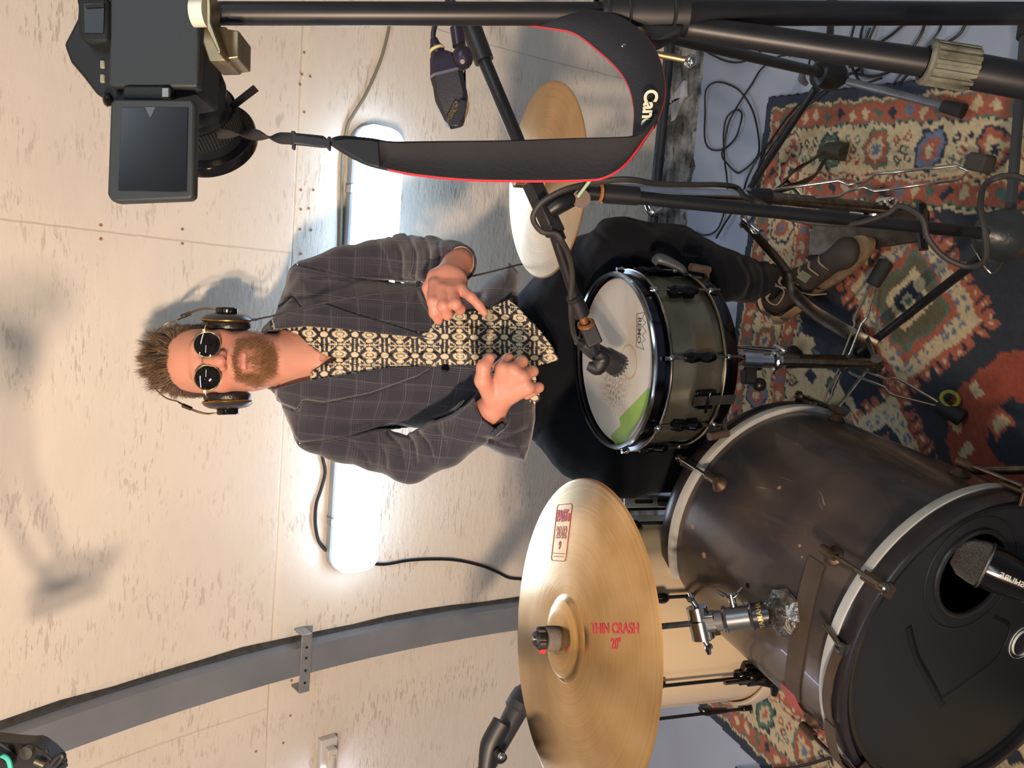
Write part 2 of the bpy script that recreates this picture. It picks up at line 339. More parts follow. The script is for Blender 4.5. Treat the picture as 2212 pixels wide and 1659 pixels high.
# ---------------------------------------------------------------- batten lamp on the wall
def batten():
    z0=1.04; x0,x1=-.765,.440; t=thing('batten_lamp','long glowing white batten lamp fixed across the wall behind the drummer','lamp',(-.16,2.1,.97))
    a=math.asin(z0/WR); R=frame((0,-math.cos(a),-math.sin(a)),(1,0,0)); c=wallpt((x0+x1)/2,z0)
    up=R[:,1]
    b=MB(); b.rbox(c+R[:,2]*.02,(x1-x0+.006,.136,.038),.05,R,8); b.build('housing',M('grey_lamp_housing','9aa2a8',.4),t)
    d=MB(); L=(x1-x0); rs=[]
    def ring(k,h):
        o=[]; r=.045-k; hx,hy=L/2-k,.064-k
        for q,(sx,sy) in enumerate(((1,1),(-1,1),(-1,-1),(1,-1))):
            for j in range(9):
                aa=math.pi/2*(q+j/8); rr=max(.045-k,.002); o.append(c+R@np.array([sx*(L/2-.045)+rr*math.cos(aa),sy*(.064-.045)+rr*math.sin(aa),h]))
        return o
    rs=[ring(0,.04),ring(0,.062),ring(.006,.078),ring(.018,.088),ring(.034,.09)]
    d.rings(rs); d.build('diffuser',M('lit_diffuser','e8f4ff',.4,emit=('c8e2ff',13)),t)
    for xx in (.27,-.62,-.66+.3):
        for s_ in(1,-1):
            k=MB(); k.box(c+R[:,0]*(xx-(x0+x1)/2)+up*s_*.071*1+R[:,2]*.035,(.02,.012,.03),R); k.build('clip',M('steel_clip','9fa4a6',.35,.9),t,bev=.001)
batten()
def tube_lamp():
    t=thing('tube_lamp','bare fluorescent tube lamp on the wall left of the steel rib','lamp',(-1.6,2.1,1.05))
    x1=-1.262; x0=-2.45; z0=1.068; a=math.asin(z0/WR); R=frame((0,-math.cos(a),-math.sin(a)),(1,0,0)); c=wallpt((x0+x1)/2,z0)
    b=MB(); b.box(c+R[:,2]*.012,(x1-x0,.052,.024),R); b.build('housing',M('white_batten','c9c8c6',.45),t,bev=.003)
    e=c+R[:,0]*(x1-x0)/2
    for s_ in (1,-1):
        ee=c+s_*R[:,0]*((x1-x0)/2-.035); h=MB(); h.rbox(ee+R[:,2]*.032,(.03,.03,.036),.006,R); h.cyl(ee+R[:,2]*.04-s_*R[:,0]*.05,ee+R[:,2]*.04,.013,seg=16); h.build('end_cap',M('yellowed_cap','cfc9bf',.5),t)
    tb=MB(); tb.cyl(c+R[:,2]*.042-R[:,0]*((x1-x0)/2-.08),c+R[:,2]*.042+R[:,0]*((x1-x0)/2-.08),.0125,seg=18); tb.build('tube',M('lit_tube','eef0ff',.4,emit=('dfe3ff',16)),t)
tube_lamp()
def cable(name,pts,r,mat,label,cat='cable',sm=10,parent=None,group=None):
    m=MB(); m.tube(pts,r,8,sm=sm); o=m.build(name,mat,parent)
    if parent is None: tag(o,label,cat,group)
    return o
olive=M('olive_grey_cable','7d7a66',.5)
cable('lamp_cable',[WL(x,y,.008) for x,y in [(846,20),(838,70),(822,130),(792,200),(765,245),(750,275),(741,330),(738,400),(737,480),(735,560),(732,640)]],.0042,olive,'olive grey cable running down the wall into the right end of the batten lamp')
cable('lamp_cable',[WL(x,y,.008) for x,y in [(690,940),(696,985),(702,1020),(694,1055),(683,1090),(681,1130),(687,1165),(697,1182)]]+[WL(705,1190,.012)],.0045,cabm,'black cable looping above the left end of the batten lamp')
cable('lamp_cable',[WL(772,1210,.02),WL(790,1215,.008)]+[WL(x,y,.008) for x,y in [(830,1219),(880,1211),(930,1208),(985,1210),(1040,1222),(1075,1236),(1100,1248),(1135,1252),(1200,1262),(1290,1275)]],.0045,cabm,'black cable dropping from the batten lamp behind the big cymbal')
# ---------------------------------------------------------------- rug
def rug():
    h=.005; x0,x1=-1.17,.66; y0,y1=.55,2.05
    xs=np.arange(x0,x1,h); ys=np.arange(y0,y1,h); X,Y=np.meshgrid(xs,ys,indexing='ij')
    def edges(X,Y):
        n=np.array([.424,-.062]);n=n/np.linalg.norm(n); eR=-((X-.628)*n[0]+(Y-1.884)*n[1])
        eF=-((Y-1.884)-(X-.628)*(-.0645))/1.002
        eL=(X+1.143-(1.893-Y)*-.06)
        return eR,eF,eL
    r1=rng.random(X.shape)
    # wobble of the weave
    wx=.0035*np.sin(Y*71+2*np.sin(X*19))+.002*np.sin(Y*160); wy=.0035*np.sin(X*67+2*np.sin(Y*23))+.002*np.sin(X*170)
    jx=(rng.random(X.shape)-.5)*.004; jy=(rng.random(X.shape)-.5)*.004
    Xw,Yw=X+wx+jx,Y+wy+jy
    eR,eF,eL=edges(Xw,Yw); E0=np.minimum(np.minimum(eR,eF),eL)
    which=np.where(E0==eR,0,np.where(E0==eF,1,2)); s=np.where(which==1,Xw+2,Yw*1.0+2)      # run along the border
    C={k:np.array(srgb(v)) for k,v in dict(navy='29313f',orange='96543f',cream='b3a27f',green='4b6355',blue='5d687c',dnavy='232a38',sage='59644f',red='853f2e',char='272c34',olive='57533f').items()}
    col=np.zeros(X.shape+(3,)); col[:]=C['char']
    def put(m,k): col[m]=C[k]
    def dia(u,v,a,b): return np.abs(u)/a+np.abs(v)/b
    # field
    fx=np.round(Xw/h)*h; put(E0>0,'char')
    # far left corner piece, cream with small blue flowers, saw edge
    ln=((Xw-.083)*(.309)-(Yw-1.723)*(.25))/.3975; saw=.012*np.abs(((Xw*.25+Yw*.309)/.028)%1-.5)*2
    crn=(ln+saw<0)&(E0>.262); put(crn,'cream'); put((ln+saw>0)&(ln<.03)&(E0>.262),'dnavy')
    cx=((Xw+.03)/.062); cy=(Yw/.062); ci=np.floor(cx);cj=np.floor(cy); u=(cx-ci-.5)*.062+.008*np.sin(ci*7+cj*3); v=(cy-cj-.5)*.062+.008*np.sin(ci*3+cj*5); dd=dia(u,v,.02,.024); hsh=(ci*7+cj*13)%4
    put(crn&(dd<1),'dnavy'); put(crn&(dd<.62)&(hsh<2),'cream'); put(crn&(dd<.6)&(hsh==2),'green'); put(crn&(dd<.35)&(hsh<2),'orange')
    # stepped medallions
    def medal(cx,cy,a,layers,th=0.75,hook=True):
        ca,sa=math.cos(th),math.sin(th); p=(Xw-cx)*ca+(Yw-cy)*sa; q=-(Xw-cx)*sa+(Yw-cy)*ca
        p=np.round(p/.008)*.008; q=np.round(q/.008)*.008; d=np.maximum(np.abs(p)/a[0],np.abs(q)/a[1])
        along=np.where(np.abs(p)/a[0]>np.abs(q)/a[1],q,p)
        if hook: put((d<1.16)&(d>.98)&((along/.03)%1<.62),'orange'); put((d<1.12)&(d>1.05)&((along/.03)%1>.15)&((along/.03)%1<.4),'cream')
        for lim,k in layers: put(d<lim,k)
        z=(d<.90)&(d>.70); put(z&(((along+.004)/.026)%1<.45)&((d/.1)%1<.55),'blue')
        return d,p,q
    medal(.075,1.312,(.125,.145),[(1,'orange'),(.96,'cream'),(.68,'orange'),(.60,'green'),(.53,'olive')],-.86)
    dd=dia(Xw-.08,Yw-1.315,.075,.07); st=np.round(dd*9)/9; put(st<1.0,'cream'); put(st<.62,'dnavy'); put(st<.3,'cream'); put(st<.12,'green')
    medal(-.30,1.33,(.125,.135),[(1,'red'),(.96,'cream'),(.62,'dnavy'),(.5,'orange')],-.86)
    d3=np.maximum(np.abs(Xw+.16),np.abs(Yw-1.03)); d3=np.maximum(d3,(np.abs(Xw+.16)+np.abs(Yw-1.03))*.75); put(d3<.15,'red'); put((d3<.062),'dnavy'); dd=dia(Xw+.145,Yw-1.07,.03,.03); put(dd<1.,'orange'); put(dd<.6,'cream')
    for (a_,b_) in ((-.21,1.13),(-.09,1.13),(-.2,.99),(-.06,1.0),(-.16,1.16)): put(dia(Xw-a_,Yw-b_,.018,.018)<1,'cream')
    medal(.12,.86,(.12,.13),[(1,'orange'),(.92,'cream'),(.7,'green'),(.5,'orange')],-.86)
    # borders
    def band(a,b): return (E0>=a)&(E0<b)
    put(band(-.01,.030),'navy'); put(band(.030,.036),'cream'); put(band(.036,.044),'orange'); put(band(.036,.044)&((s/.014)%1<.55),'green')
    for a,b in ((.044,.084),(.212,.255)):
        put(band(a,b),'orange'); m=(a+b)/2; i=np.floor(s/.042); u=(s/.042-i-.5)*.042; d=dia(u,E0-m,.0145,.0155); k=(i*5)%4
        for kk,cc in enumerate(('cream','navy','green','cream')): put(band(a,b)&(d<1)&(k==kk),cc)
        put(band(a,b)&(d<1)&(((i*7)%9)==2),'blue')
    for a in (.084,.199,.255):
        b=a+.013; put(band(a,b),'cream'); z=np.abs(((s/.02)%1)-.5)*2; put(band(a,b)&((E0-a)/.013<z*.9),'dnavy'); put(band(a,a+.004),'green' if a!=.199 else 'orange')
    put(band(.097,.199),'cream')
    P=.150; i=np.floor((s-.085)/P); u=((s-.085)/P-i-.5)*P; wv=E0-.146
    rad=np.sqrt((u/.041)**2+(wv/.046)**2)+.07*np.sin(np.arctan2(wv,u)*7)
    B=band(.097,.199); sch=[('navy','orange','cream','dnavy'),('navy','blue','orange','cream'),('green','orange','cream','blue'),('dnavy','green','cream','orange'),('navy','cream','orange','blue')]
    for kk,cs in enumerate(sch):
        mk=B&((i%5)==kk)
        for lim,c in zip((1.0,.85,.55,.28),cs): put(mk&(rad<lim),c)
    for du,dv in ((.5,0),(.40,.022),(.60,-.022),(.60,.022),(.40,-.022)):
        uu=((s-.085)/P-i); uu=(uu-(.5+du))%1; uu=np.where(uu>.5,uu-1,uu)*P; d=dia(uu,wv-dv,.012,.013)
        kk=(i+int(du*10+dv*100))%3
        for q,c in enumerate(('dnavy','red','green')): put(B&(d<1)&(kk==q),c)
        put(B&(d<.5),'cream')
    col*= (0.86+.28*r1[...,None])
    # field stripes of the weave
    z=.009+.0012*r1+.004*np.sin(X*9)*np.sin(Y*7)*.5
    e0=np.minimum.reduce(edges(X,Y)); keep=(e0[:-1,:-1]>0)&(e0[1:,1:]>0)
    nx,ny=X.shape; idx=np.arange(nx*ny).reshape(nx,ny); I,J=np.nonzero(keep)
    q=np.stack([idx[I,J],idx[I+1,J],idx[I+1,J+1],idx[I,J+1]],1)
    V=np.stack([X,Y,z],-1).reshape(-1,3); CV=col.reshape(-1,3)
    used=np.unique(q); rem=np.full(nx*ny,-1); rem[used]=np.arange(len(used)); q=rem[q]; V=V[used];CV=CV[used]
    return V,q,CV,(xs,ys,keep)
V,q,CV,_=rug()
def mesh_np(name,V,q,mat,parent=None,vcol=None,ang=180,**k):
    me=bpy.data.meshes.new(name); V=np.asarray(V,np.float32); q=np.asarray(q,np.int32); me.vertices.add(len(V)); me.vertices.foreach_set('co',V.ravel())
    m=q.shape[1]; me.loops.add(q.size); me.loops.foreach_set('vertex_index',q.ravel()); me.polygons.add(len(q)); me.polygons.foreach_set('loop_start',np.arange(0,q.size,m,dtype=np.int32))
    try: me.polygons.foreach_set('loop_total',np.full(len(q),m,np.int32))
    except Exception: pass
    me.update(calc_edges=True); me.validate(); me.materials.append(mat); return finish(me,name,parent,ang,vcol=vcol,**k)
# the underside and sides of the rug as one slab with it
n0=len(V); corners=None
V2=V.copy(); V2[:,2]=.001
cnt={}
e=np.concatenate([q[:,[0,1]],q[:,[1,2]],q[:,[2,3]],q[:,[3,0]]]); key=np.sort(e,1)[:,0]*10**7+np.sort(e,1)[:,1]; uq,inv,c_=np.unique(key,return_inverse=True,return_counts=True); bd=e[c_[inv]==1]
side=np.stack([bd[:,1],bd[:,0],bd[:,0]+n0,bd[:,1]+n0],1)
ro=mesh_np('rug',np.concatenate([V,V2]),np.concatenate([q,q[:,::-1]+n0,side]),M('knotted_wool_rug','888888',.95,attr='Col',bump=(500,.6,.002)),vcol=np.concatenate([CV,CV]))
tag(ro,'patterned wool rug with dark blue edge, orange and cream medallion borders','rug')
# ================================================================ drums
def place(o,c,n,xh=(1,0,0)):
    R=frame(n,xh); o.matrix_basis=Matrix([[*R[i],c[i]] for i in range(3)]+[[0,0,0,1]]); return o
def cymbal_material(name,c1,c2,rough,streak=.06):
    m=bpy.data.materials.new(name); m.use_nodes=True; nt=m.node_tree; N=nt.nodes; Lk=nt.links; b=N['Principled BSDF']; b.inputs['Metallic'].default_value=1; b.inputs['Roughness'].default_value=rough
    b.inputs['Anisotropic'].default_value=.75; tg=N.new('ShaderNodeTangent'); tg.direction_type='RADIAL'; tg.axis='Z'; Lk.new(tg.outputs[0],b.inputs['Tangent'])
    tc=N.new('ShaderNodeTexCoord'); ln=N.new('ShaderNodeVectorMath'); ln.operation='LENGTH'; mp=N.new('ShaderNodeMapping'); mp.inputs['Scale'].default_value=(1,1,0); Lk.new(tc.outputs['Object'],mp.inputs[0]); Lk.new(mp.outputs[0],ln.inputs[0])
    cx=N.new('ShaderNodeCombineXYZ'); Lk.new(ln.outputs['Value'],cx.inputs[0]); n=N.new('ShaderNodeTexNoise'); n.inputs['Scale'].default_value=230; n.inputs['Detail'].default_value=4; Lk.new(cx.outputs[0],n.inputs['Vector'])
    n2=N.new('ShaderNodeTexNoise'); n2.inputs['Scale'].default_value=7; n2.inputs['Detail'].default_value=3; Lk.new(tc.outputs['Object'],n2.inputs['Vector'])
    ad=N.new('ShaderNodeMath'); ad.operation='MULTIPLY_ADD'; ad.inputs[1].default_value=.35; Lk.new(n.outputs['Fac'],ad.inputs[0]); Lk.new(n2.outputs['Fac'],ad.inputs[2])
    r=N.new('ShaderNodeMapRange'); r.inputs[1].default_value=.45; r.inputs[2].default_value=.9; Lk.new(ad.outputs[0],r.inputs[0])
    mx=N.new('ShaderNodeMix'); mx.data_type='RGBA'; mx.inputs[6].default_value=(*srgb(c1),1); mx.inputs[7].default_value=(*srgb(c2),1); Lk.new(r.outputs[0],mx.inputs[0]); Lk.new(mx.outputs[2],b.inputs['Base Color'])
    bp=N.new('ShaderNodeBump'); bp.inputs['Strength'].default_value=streak; bp.inputs['Distance'].default_value=.001; Lk.new(n.outputs['Fac'],bp.inputs['Height']); Lk.new(bp.outputs[0],b.inputs['Normal'])
    return m
brz=cymbal_material('golden_bronze','dcc094','ae8d5a',.22,.16); brz2=cymbal_material('dull_bronze','d6b68a','a88a64',.38,.2)
def cymz(r,R,bell,bh,drop):
    if r<bell: t=r/bell; return bh*math.sqrt(max(0,1-(t*.93)**2.2))
    z0=bh*math.sqrt(max(0,1-.93**2.2)); t=(r-bell)/(R-bell); return z0*(1-t)**2*.6-drop*t**1.35
def cymbal_mesh(R,bell,bh,drop,th=.0016):
    rs=[.0075,.012]+list(np.linspace(.016,bell,12))+list(np.linspace(bell*1.05,R-.002,40)); P=[(r,cymz(r,R,bell,bh,drop)) for r in rs]
    return P+[(R,P[-1][1]-th/2)]+[(r,z-th) for r,z in reversed(P)]
# --- crash
cc=np.array([-.516,1.088,.842]); cn=U([.064,-.005,1]); CRm=frame(cn,(1,0,0))
t=thing('crash_cymbal','big golden crash cymbal with red lettering mounted on the bass drum','cymbal',cc)
czo=.012
o=MB().lathe(cymbal_mesh(.254,.066,.020,.016),(0,0,czo),seg=160,closed=True).build('cymbal_plate',brz,t,ang=50); place(o,cc,cn)
redp=M('red_print','a8323c',.5)
def cym_uv(P0,ud):
    # lettering laid on the cymbal: reading direction ud, P0 the centre
    L=CRm.T@(np.asarray(P0)-cc); ul=U(CRm.T@np.asarray(ud)*np.array([1,1,0])); vl=np.array([-ul[1],ul[0],0])
    def f(u,v,h):
        p=L*np.array([1,1,0])+ul*u+vl*v; r=math.hypot(p[0],p[1]); p[2]=czo+cymz(r,.254,.066,.020,.016)+.0002+h; return CRm@p+cc
    return f
def onplane(px,py,c,n): r=ray(px,py); return CC+r*(((c-CC)@n)/(r@n))
def letters(s,size,f,name,mat,parent,**k):
    V,F=text(s,size,f,**k); m=MB(); m.add(V,F); return m.build(name,mat,parent,ang=180)
def sq(f,kx,ky): return lambda u,v,h: f(u*kx,v*ky,h)
UD=lambda x,y: onplane(x+20,y,cc,cn)-onplane(x-20,y,cc,cn)
f=cym_uv(onplane(1337,1358,cc,cn),UD(1337,1358)); letters('THIN CRASH',.022,sq(f,.93,.95),'lettering',redp,t,bold=.0004)
f=cym_uv(onplane(1341,1391,cc,cn),UD(1341,1391)); letters('20"',.022,sq(f,.8,.95),'lettering',redp,t,bold=.0003)
lg=cym_uv(onplane(1219,1150,cc,cn),UD(1219,1150)); k1=.031;k2=.047
fade=M('faded_red_print','a85a58',.5)
logo=letters('PAiSTe',.03,lambda u,v,h: lg(u*.62+.0,v*.88+.027,h),'lettering',redp,t,bold=.0012)
for (bo_,mm,hh) in ((.0012,fade,.0002),(-.0004,brz,.0005)):
    letters('2002',.026,lambda u,v,h: lg(u*.86,v*1.0-.001,h),'lettering',mm,t,bold=bo_,th=hh)
letters('9',.018,lambda u,v,h: lg(u,v-.022,h),'lettering',redp,t,bold=.0004)
b=MB()
bx=[(-k1,-k2+.004),(-k1+.004,-k2),(k1-.004,-k2),(k1,-k2+.004),(k1,k2-.004),(k1-.004,k2),(-k1+.004,k2),(-k1,k2-.004)]
pts=[]
for i in range(8):
    a_,b_=np.array(bx[i]),np.array(bx[(i+1)%8]); nn=8
    for j in range(nn): q_=a_+(b_-a_)*j/nn; pts.append(lg(q_[0],q_[1],.0001))
b.tube(pts,.0006,4,closed=True); b.build('printed_frame',fade,t)
for kk,(vv,ww) in enumerate(((-.035,.048),(-.040,.044))):
    b=MB(); b.tube([lg(u,vv,.0001) for u in np.linspace(-ww/2,ww/2,8)],.0006,4); b.build('printed_line',fade,t)
hub=cc+cn*.038
felt=M('grey_felt','6c625a',.95,bump=(400,.8,.001),noise=(90,.7))
b=MB(); b.lathe([(0,0),(.0185,0),(.0195,.003),(.0195,.018),(.018,.021),(0,.021)],cc+cn*(czo+.018),cn,40); b.build('felt_washer',felt,t,ang=40)
b=MB(); b.lathe([(0,0),(.013,0),(.014,.002),(.014,.014),(.011,.018),(0,.019)],cc+cn*(czo+.039),cn,24); 
for aa in (0,2.1,4.2): b.rbox(cc+cn*(czo+.048)+CRm@np.array([.011*math.cos(aa),.011*math.sin(aa),0]),(.016,.012,.013),.004,CRm)
b.build('wing_nut',blkp,t)
b=MB(); b.rbox(cc+cn*(czo+.046)+CRm@np.array([-.013,-.009,0]),(.011,.012,.009),.002,CRm); b.build('release_button',M('red_plastic','c8323c',.4),t)
b=MB(); b.cyl(cc+cn*(czo+.054),cc+cn*(czo+.0600),.0035,seg=10); b.build('threaded_rod',chrome,t)
# --- bass drum
ka=U([math.sin(-.134),-math.cos(-.134),-.02]); kc=np.array([-.404,1.299,.296]); kup=U(np.array([0,0,1.])-ka*ka[2]); kri=np.cross(kup,ka)*-1
if kri[0]<0: kri=-kri
def K(s,phi,r): p=math.radians(phi); return kc+ka*s+r*(math.cos(p)*kup+math.sin(p)*kri)
t=thing('bass_drum','large dark bass drum with white hoop stripes and a microphone in its front hole','drum',(kc[0],kc[1]-.2,0.0))
shell=M('worn_dark_wood_stain','4b4038',.28,noise=(6,1,.16),col2='28292e',bump=(120,.06),coat=.25)
def shellmat():
    m=shell; nt=m.node_tree; N=nt.nodes; b=N['Principled BSDF']; return m
b=MB(); b.lathe([(.240,.0),(.247,.0),(.247,.435),(.240,.435)],kc,ka,96,xh=(0,0,1),closed=True); b.build('shell',shell,t)
darkhoop=M('black_lacquer_hoop','1d1a1c',.28,noise=(20,1.6)); inlay=M('grey_white_inlay','b4b4ae',.4,noise=(16,.78))
for s0,d in ((.0,-1),(.433,1)):
    b=MB(); b.lathe([(.250,s0+d*.006),(.2555,s0+d*.006),(.2568,s0+d*.009),(.2565,s0+d*.032),(.2545,s0+d*.036),(.246,s0+d*.036),(.244,s0+d*.030),(.246,s0+d*.006)],kc,ka,96,closed=True); h=b.build('hoop',darkhoop,t)
    b=MB(); b.lathe([(.2470,s0-d*.010),(.2565,s0-d*.010),(.2575,s0-d*.007),(.2575,s0+d*.005),(.2555,s0+d*.0062),(.2470,s0+d*.0062)],kc,ka,96,closed=True); b.build('inlay_stripe',inlay,h)
b=MB(); b.lathe([(0,-.012),(.2455,-.012),(.2455,-.016),(0,-.016)],kc,ka,64); b.build('drum_head',M('cloudy_head','b8b6ae',.5),t)
# front head with a round hole towards the right edge
hm=M('matt_black_head','1a1c1e',.42,bump=(25,.08)); hole=np.array([.128,.045]); hr=.066; fs=.458
n=128; outer=[];inner=[]
for i in range(n):
    a=2*math.pi*i/n; inner.append(hole+hr*np.array([math.cos(a),math.sin(a)]))
    d_=np.array([math.cos(a),math.sin(a)]); bq=hole@d_; cq=hole@hole-.232**2; outer.append(hole+d_*(-bq+math.sqrt(bq*bq-cq)))
P3=lambda q,s: kc+ka*s+kri*q[0]+kup*q[1]
b=MB(); V=[];F=[]
for s_ in (fs,fs-.0015):
    for ring in (inner,[(i_*.5+o_*.5) for i_,o_ in zip(inner,outer)],outer): V+=[P3(q,s_) for q in ring]
for k in range(2):
    for i in range(n): j=(i+1)%n; F.append((k*n+i,k*n+j,(k+1)*n+j,(k+1)*n+i)); F.append((3*n+k*n+i,3*n+(k+1)*n+i,3*n+(k+1)*n+j,3*n+k*n+j))
for i in range(n): j=(i+1)%n; F.append((i,3*n+i,3*n+j,j))
b.add(V,F); fh=b.build('front_head',hm,t)
b=MB(); b.lathe([(.229,fs-.014),(.2435,fs-.012),(.2435,fs-.003),(.237,fs+.004),(.230,fs+.002)],kc,ka,96,closed=True); b.build('head_rim',M('black_collar','17181a',.22),fh)
b=MB(); b.torus(P3(hole,fs+.001),ka,hr+.002,.0045,64,8); b.build('hole_ring',M('black_ring_plastic','1b1b1c',.35),fh)
b=MB(); b.torus(P3(hole,fs+.0006),ka,hr+.024,.0012,64,6); b.build('patch_edge',hm,fh)
b=MB(); b.torus(P3((-.001,-.112),fs+.0004),ka,.022,.0032,48,6,flat=(1,.15)); b.build('white_ring_logo',M('white_print','cfd0ca',.5),fh)
b=MB(); b.torus(P3((-.001,-.112),fs+.0004),ka,.028,.0010,48,6,flat=(1,.3)); b.build('white_ring_logo',M('white_print','cfd0ca',.5),fh)
dent=M('black_tape','101113',.3)
b=MB(); b.tube([P3(p,fs+.0002) for p in ((.048,.144),(.0,.115),(-.05,.07),(-.098,.028))],.006,8,sm=6,flat=(.25,1),up=ka); b.build('tape_mark',dent,fh)
b=MB(); b.tube([P3(p,fs+.0002) for p in ((-.085,.035),(-.06,-.01),(-.02,-.06),(.03,-.07),(.05,-.03))],.004,8,sm=6,flat=(.25,1),up=ka); b.build('tape_mark',dent,fh)
def claw(phi,front,dphi=0,strap=False,label=None):
    s0=.433 if front else 0.; d=1 if front else -1
    se=s0+d*.040; sl=s0-d*.065; R=frame(K(s0,phi,1)-K(s0,phi,0),ka); g=thing_part=None
    b=MB(); b.box(K(se-d*.018,phi,.262),(.040,.016,.004),R); b.box(K(se+d*.002,phi,.252),(.004,.020,.022),R); b.ball(K(se-d*.002,phi,.2655),(.007,.008,.006),12,R)
    c_=b.build('claw',rust,t,bev=.001)
    b=MB(); b.cyl(K(se+d*.010,phi,.268),K(sl,phi,.268),.0035,seg=12); b.lathe([(0,0),(.0075,0),(.0075,.006),(.005,.008),(0,.008)],K(se+d*.004,phi,.268),ka*d,14); b.build('tension_rod',dchrome,c_)
    b=MB(); b.lathe([(0,0),(.016,0),(.0165,.002),(.012,.008),(.007,.013),(0,.014)],K(sl-d*.004,phi,.2465),R[:,2],24); b.cyl(K(sl-d*.012,phi,.267),K(sl+d*.016,phi,.267),.0075,seg=14); b.build('lug',rust,t)
for ph in (28.5,95,-48,150,-110): claw(ph,False)
for ph in (28.5,90,-44,150,-110): claw(ph,True)
# small square-headed rod on the front hoop
b=MB(); b.cyl(K(.455,5.5,.262),K(.418,8.5,.2625),.0045,seg=12); b.lathe([(0,0),(.009,0),(.009,.006),(0,.006)],K(.456,5.2,.262),ka,14); b.build('spare_rod',dchrome,t)
leather=M('brown_leather','463829',.6,noise=(30,.7),bump=(120,.3)); 
def strap(p0,p1,sf,w_,r,name,mat,lift=None,n=26):
    G=[]
    for i in range(n):
        u=i/(n-1); ph=p0+(p1-p0)*u; G.append([K(sf(u)+w_*(j-.5),ph,r+(lift(u) if lift else 0)) for j in (0,1)])
    b=MB(); b.sheet(G,.002); return b.build(name,mat,t)
strap(24,-36,lambda u:.345+.025*math.sin(u*3.1)-.012*u,.034,.2495,'leather_strap',leather)
strap(-33,-62,lambda u:.326+.0*u,.036,.2495,'leather_strap',M('reddish_leather','a8504a',.5,noise=(25,.7)),lift=lambda u:.004*math.sin(u*3.1))
strap(4,-24,lambda u:.452-.006*u,.016,.260,'leather_strap',leather,lift=lambda u:.005*math.sin(u*3.1))
strap(-24,-52,lambda u:.449+.004*math.sin(u*3),.022,.262,'leather_strap',leather,lift=lambda u:.010*math.sin(u*3.1))
b=MB(); 
for (s_,p_) in ((.229,-.3),): b.lathe([(0,0),(.0045,0),(.0045,.0007),(0,.0007)],K(s_,p_,.2470),K(s_,p_,1)-K(s_,p_,0),12)
b.build('shell_hole',M('hole_black','060606',.9),t)
for k,(s_,p_,L_) in enumerate(((.10,-2,.012),(.30,25,.006),(.315,22,.004),(.05,6,.01),(.19,40,.008))):
    b=MB(); b.lathe([(0,0),(L_*.5,0),(L_*.5,.0004),(0,.0004)],K(s_,p_,.2470),K(s_,p_,1)-K(s_,p_,0),7); b.build('chipped_spot',M('chip_tan','8a7358',.7),t)
for sg in (-1,1):
    b=MB(); P=[K(.30,sg*112,.247),K(.42,sg*108,.29),K(.50,sg*108,.33)]; P[2][2]=.013; b.tube(P,.007,12); b.ball(P[2],.012); b.build('spur',dchrome,t)
# mount socket and arm for the cymbal
m0=K(.322,0.5,.247); mu=np.array([0,0,1.]); 
t=thing('cymbal_mount','chrome tom holder clamp standing on top of the bass drum under the cymbal','mount',m0)
Rm=frame(mu,kri)
rod_lo=np.array([-.487,1.060,.62]); clampc=FY(1512,1345,1.052)
ax=U(clampc-m0)
b=MB(); b.lathe([(0,-.004),(.036,-.004),(.040,.001),(.038,.005),(.024,.014),(.019,.030),(0,.030)],m0,mu,8); b.build('base_plate',M('pitted_chrome','6a6863',.35,1,noise=(120,2.2,.08),bump=(160,.8,.002)),t,ang=20)
b=MB(); b.cyl(m0+ax*.022,m0+ax*.052,.0205,seg=28); 
b.build('lower_collar',M('blue_black_badge','23242c',.3),t)
b=MB(); b.cyl(m0+ax*.050,m0+ax*.094,.0185,seg=28); b.build('sleeve',M('grey_cast_metal','787d82',.35,.8),t)
b=MB(); b.torus(m0+ax*.092,ax,.0185,.0035,32,8); b.torus(m0+ax*.050,ax,.020,.003,32,8); b.build('collar_ring',chrome,t)
b=MB(); b.cyl(m0+ax*.090,clampc-ax*.012,.0155,seg=24); b.build('ball_stem',M('grey_plastic_sleeve','5d6167',.45),t)
side=U(CR-ax*(CR@ax)); fr=np.cross(ax,side)
b=MB(); b.cyl(clampc-side*.026,clampc+side*.004,.0185,seg=32); b.cyl(clampc+side*.006,clampc+side*.026,.017,seg=32); b.rbox(clampc-ax*.014,(.030,.030,.024),.006,frame(ax,side)); b.build('clamp_block',chrome,t)
def wing(c,d,up_,name,parent,s=1.):
    b=MB(); b.cyl(c,c+d*.018*s,.0055*s,seg=14); 
    for q in (-1,1): b.tube([c+d*.012*s,c+d*.018*s+up_*q*.010*s,c+d*.026*s+up_*q*.019*s],[.0045*s,.0065*s,.004*s],12,sm=4,flat=(1,.5),up=np.cross(d,up_))
    return b.build(name,chrome,parent)
wing(clampc+side*.026,U(side+ax*.4),fr,'wing_nut',t,.85); wing(clampc-side*.026,U(-side-ax*.3),fr,'wing_nut',t,.85); wing(m0+ax*.075+side*.019,side,ax,'wing_nut',t,1.1)
f=lambda u,v,h: m0+ax*(.036+v)+ (0.0208+h)*(math.sin(u/.0205)*(-fr if (-fr)@CF<0 else fr)*0+math.cos(u/.0205+0.3)*(-CF-(ax*(-CF@ax)))/np.linalg.norm(-CF-(ax*(-CF@ax)))+math.sin(u/.0205+.3)*np.cross(ax,(-CF-(ax*(-CF@ax)))/np.linalg.norm(-CF-(ax*(-CF@ax)))))
letters('YAMAHA',.011,f,'lettering',M('gold_print','b9a060',.4,.6),t,bold=.0002)
b=MB(); b.cyl(clampc-cn*.0-ax*.0,cc+cn*(czo+.054),.0048,seg=16); b.build('cymbal_rod',dchrome,t)
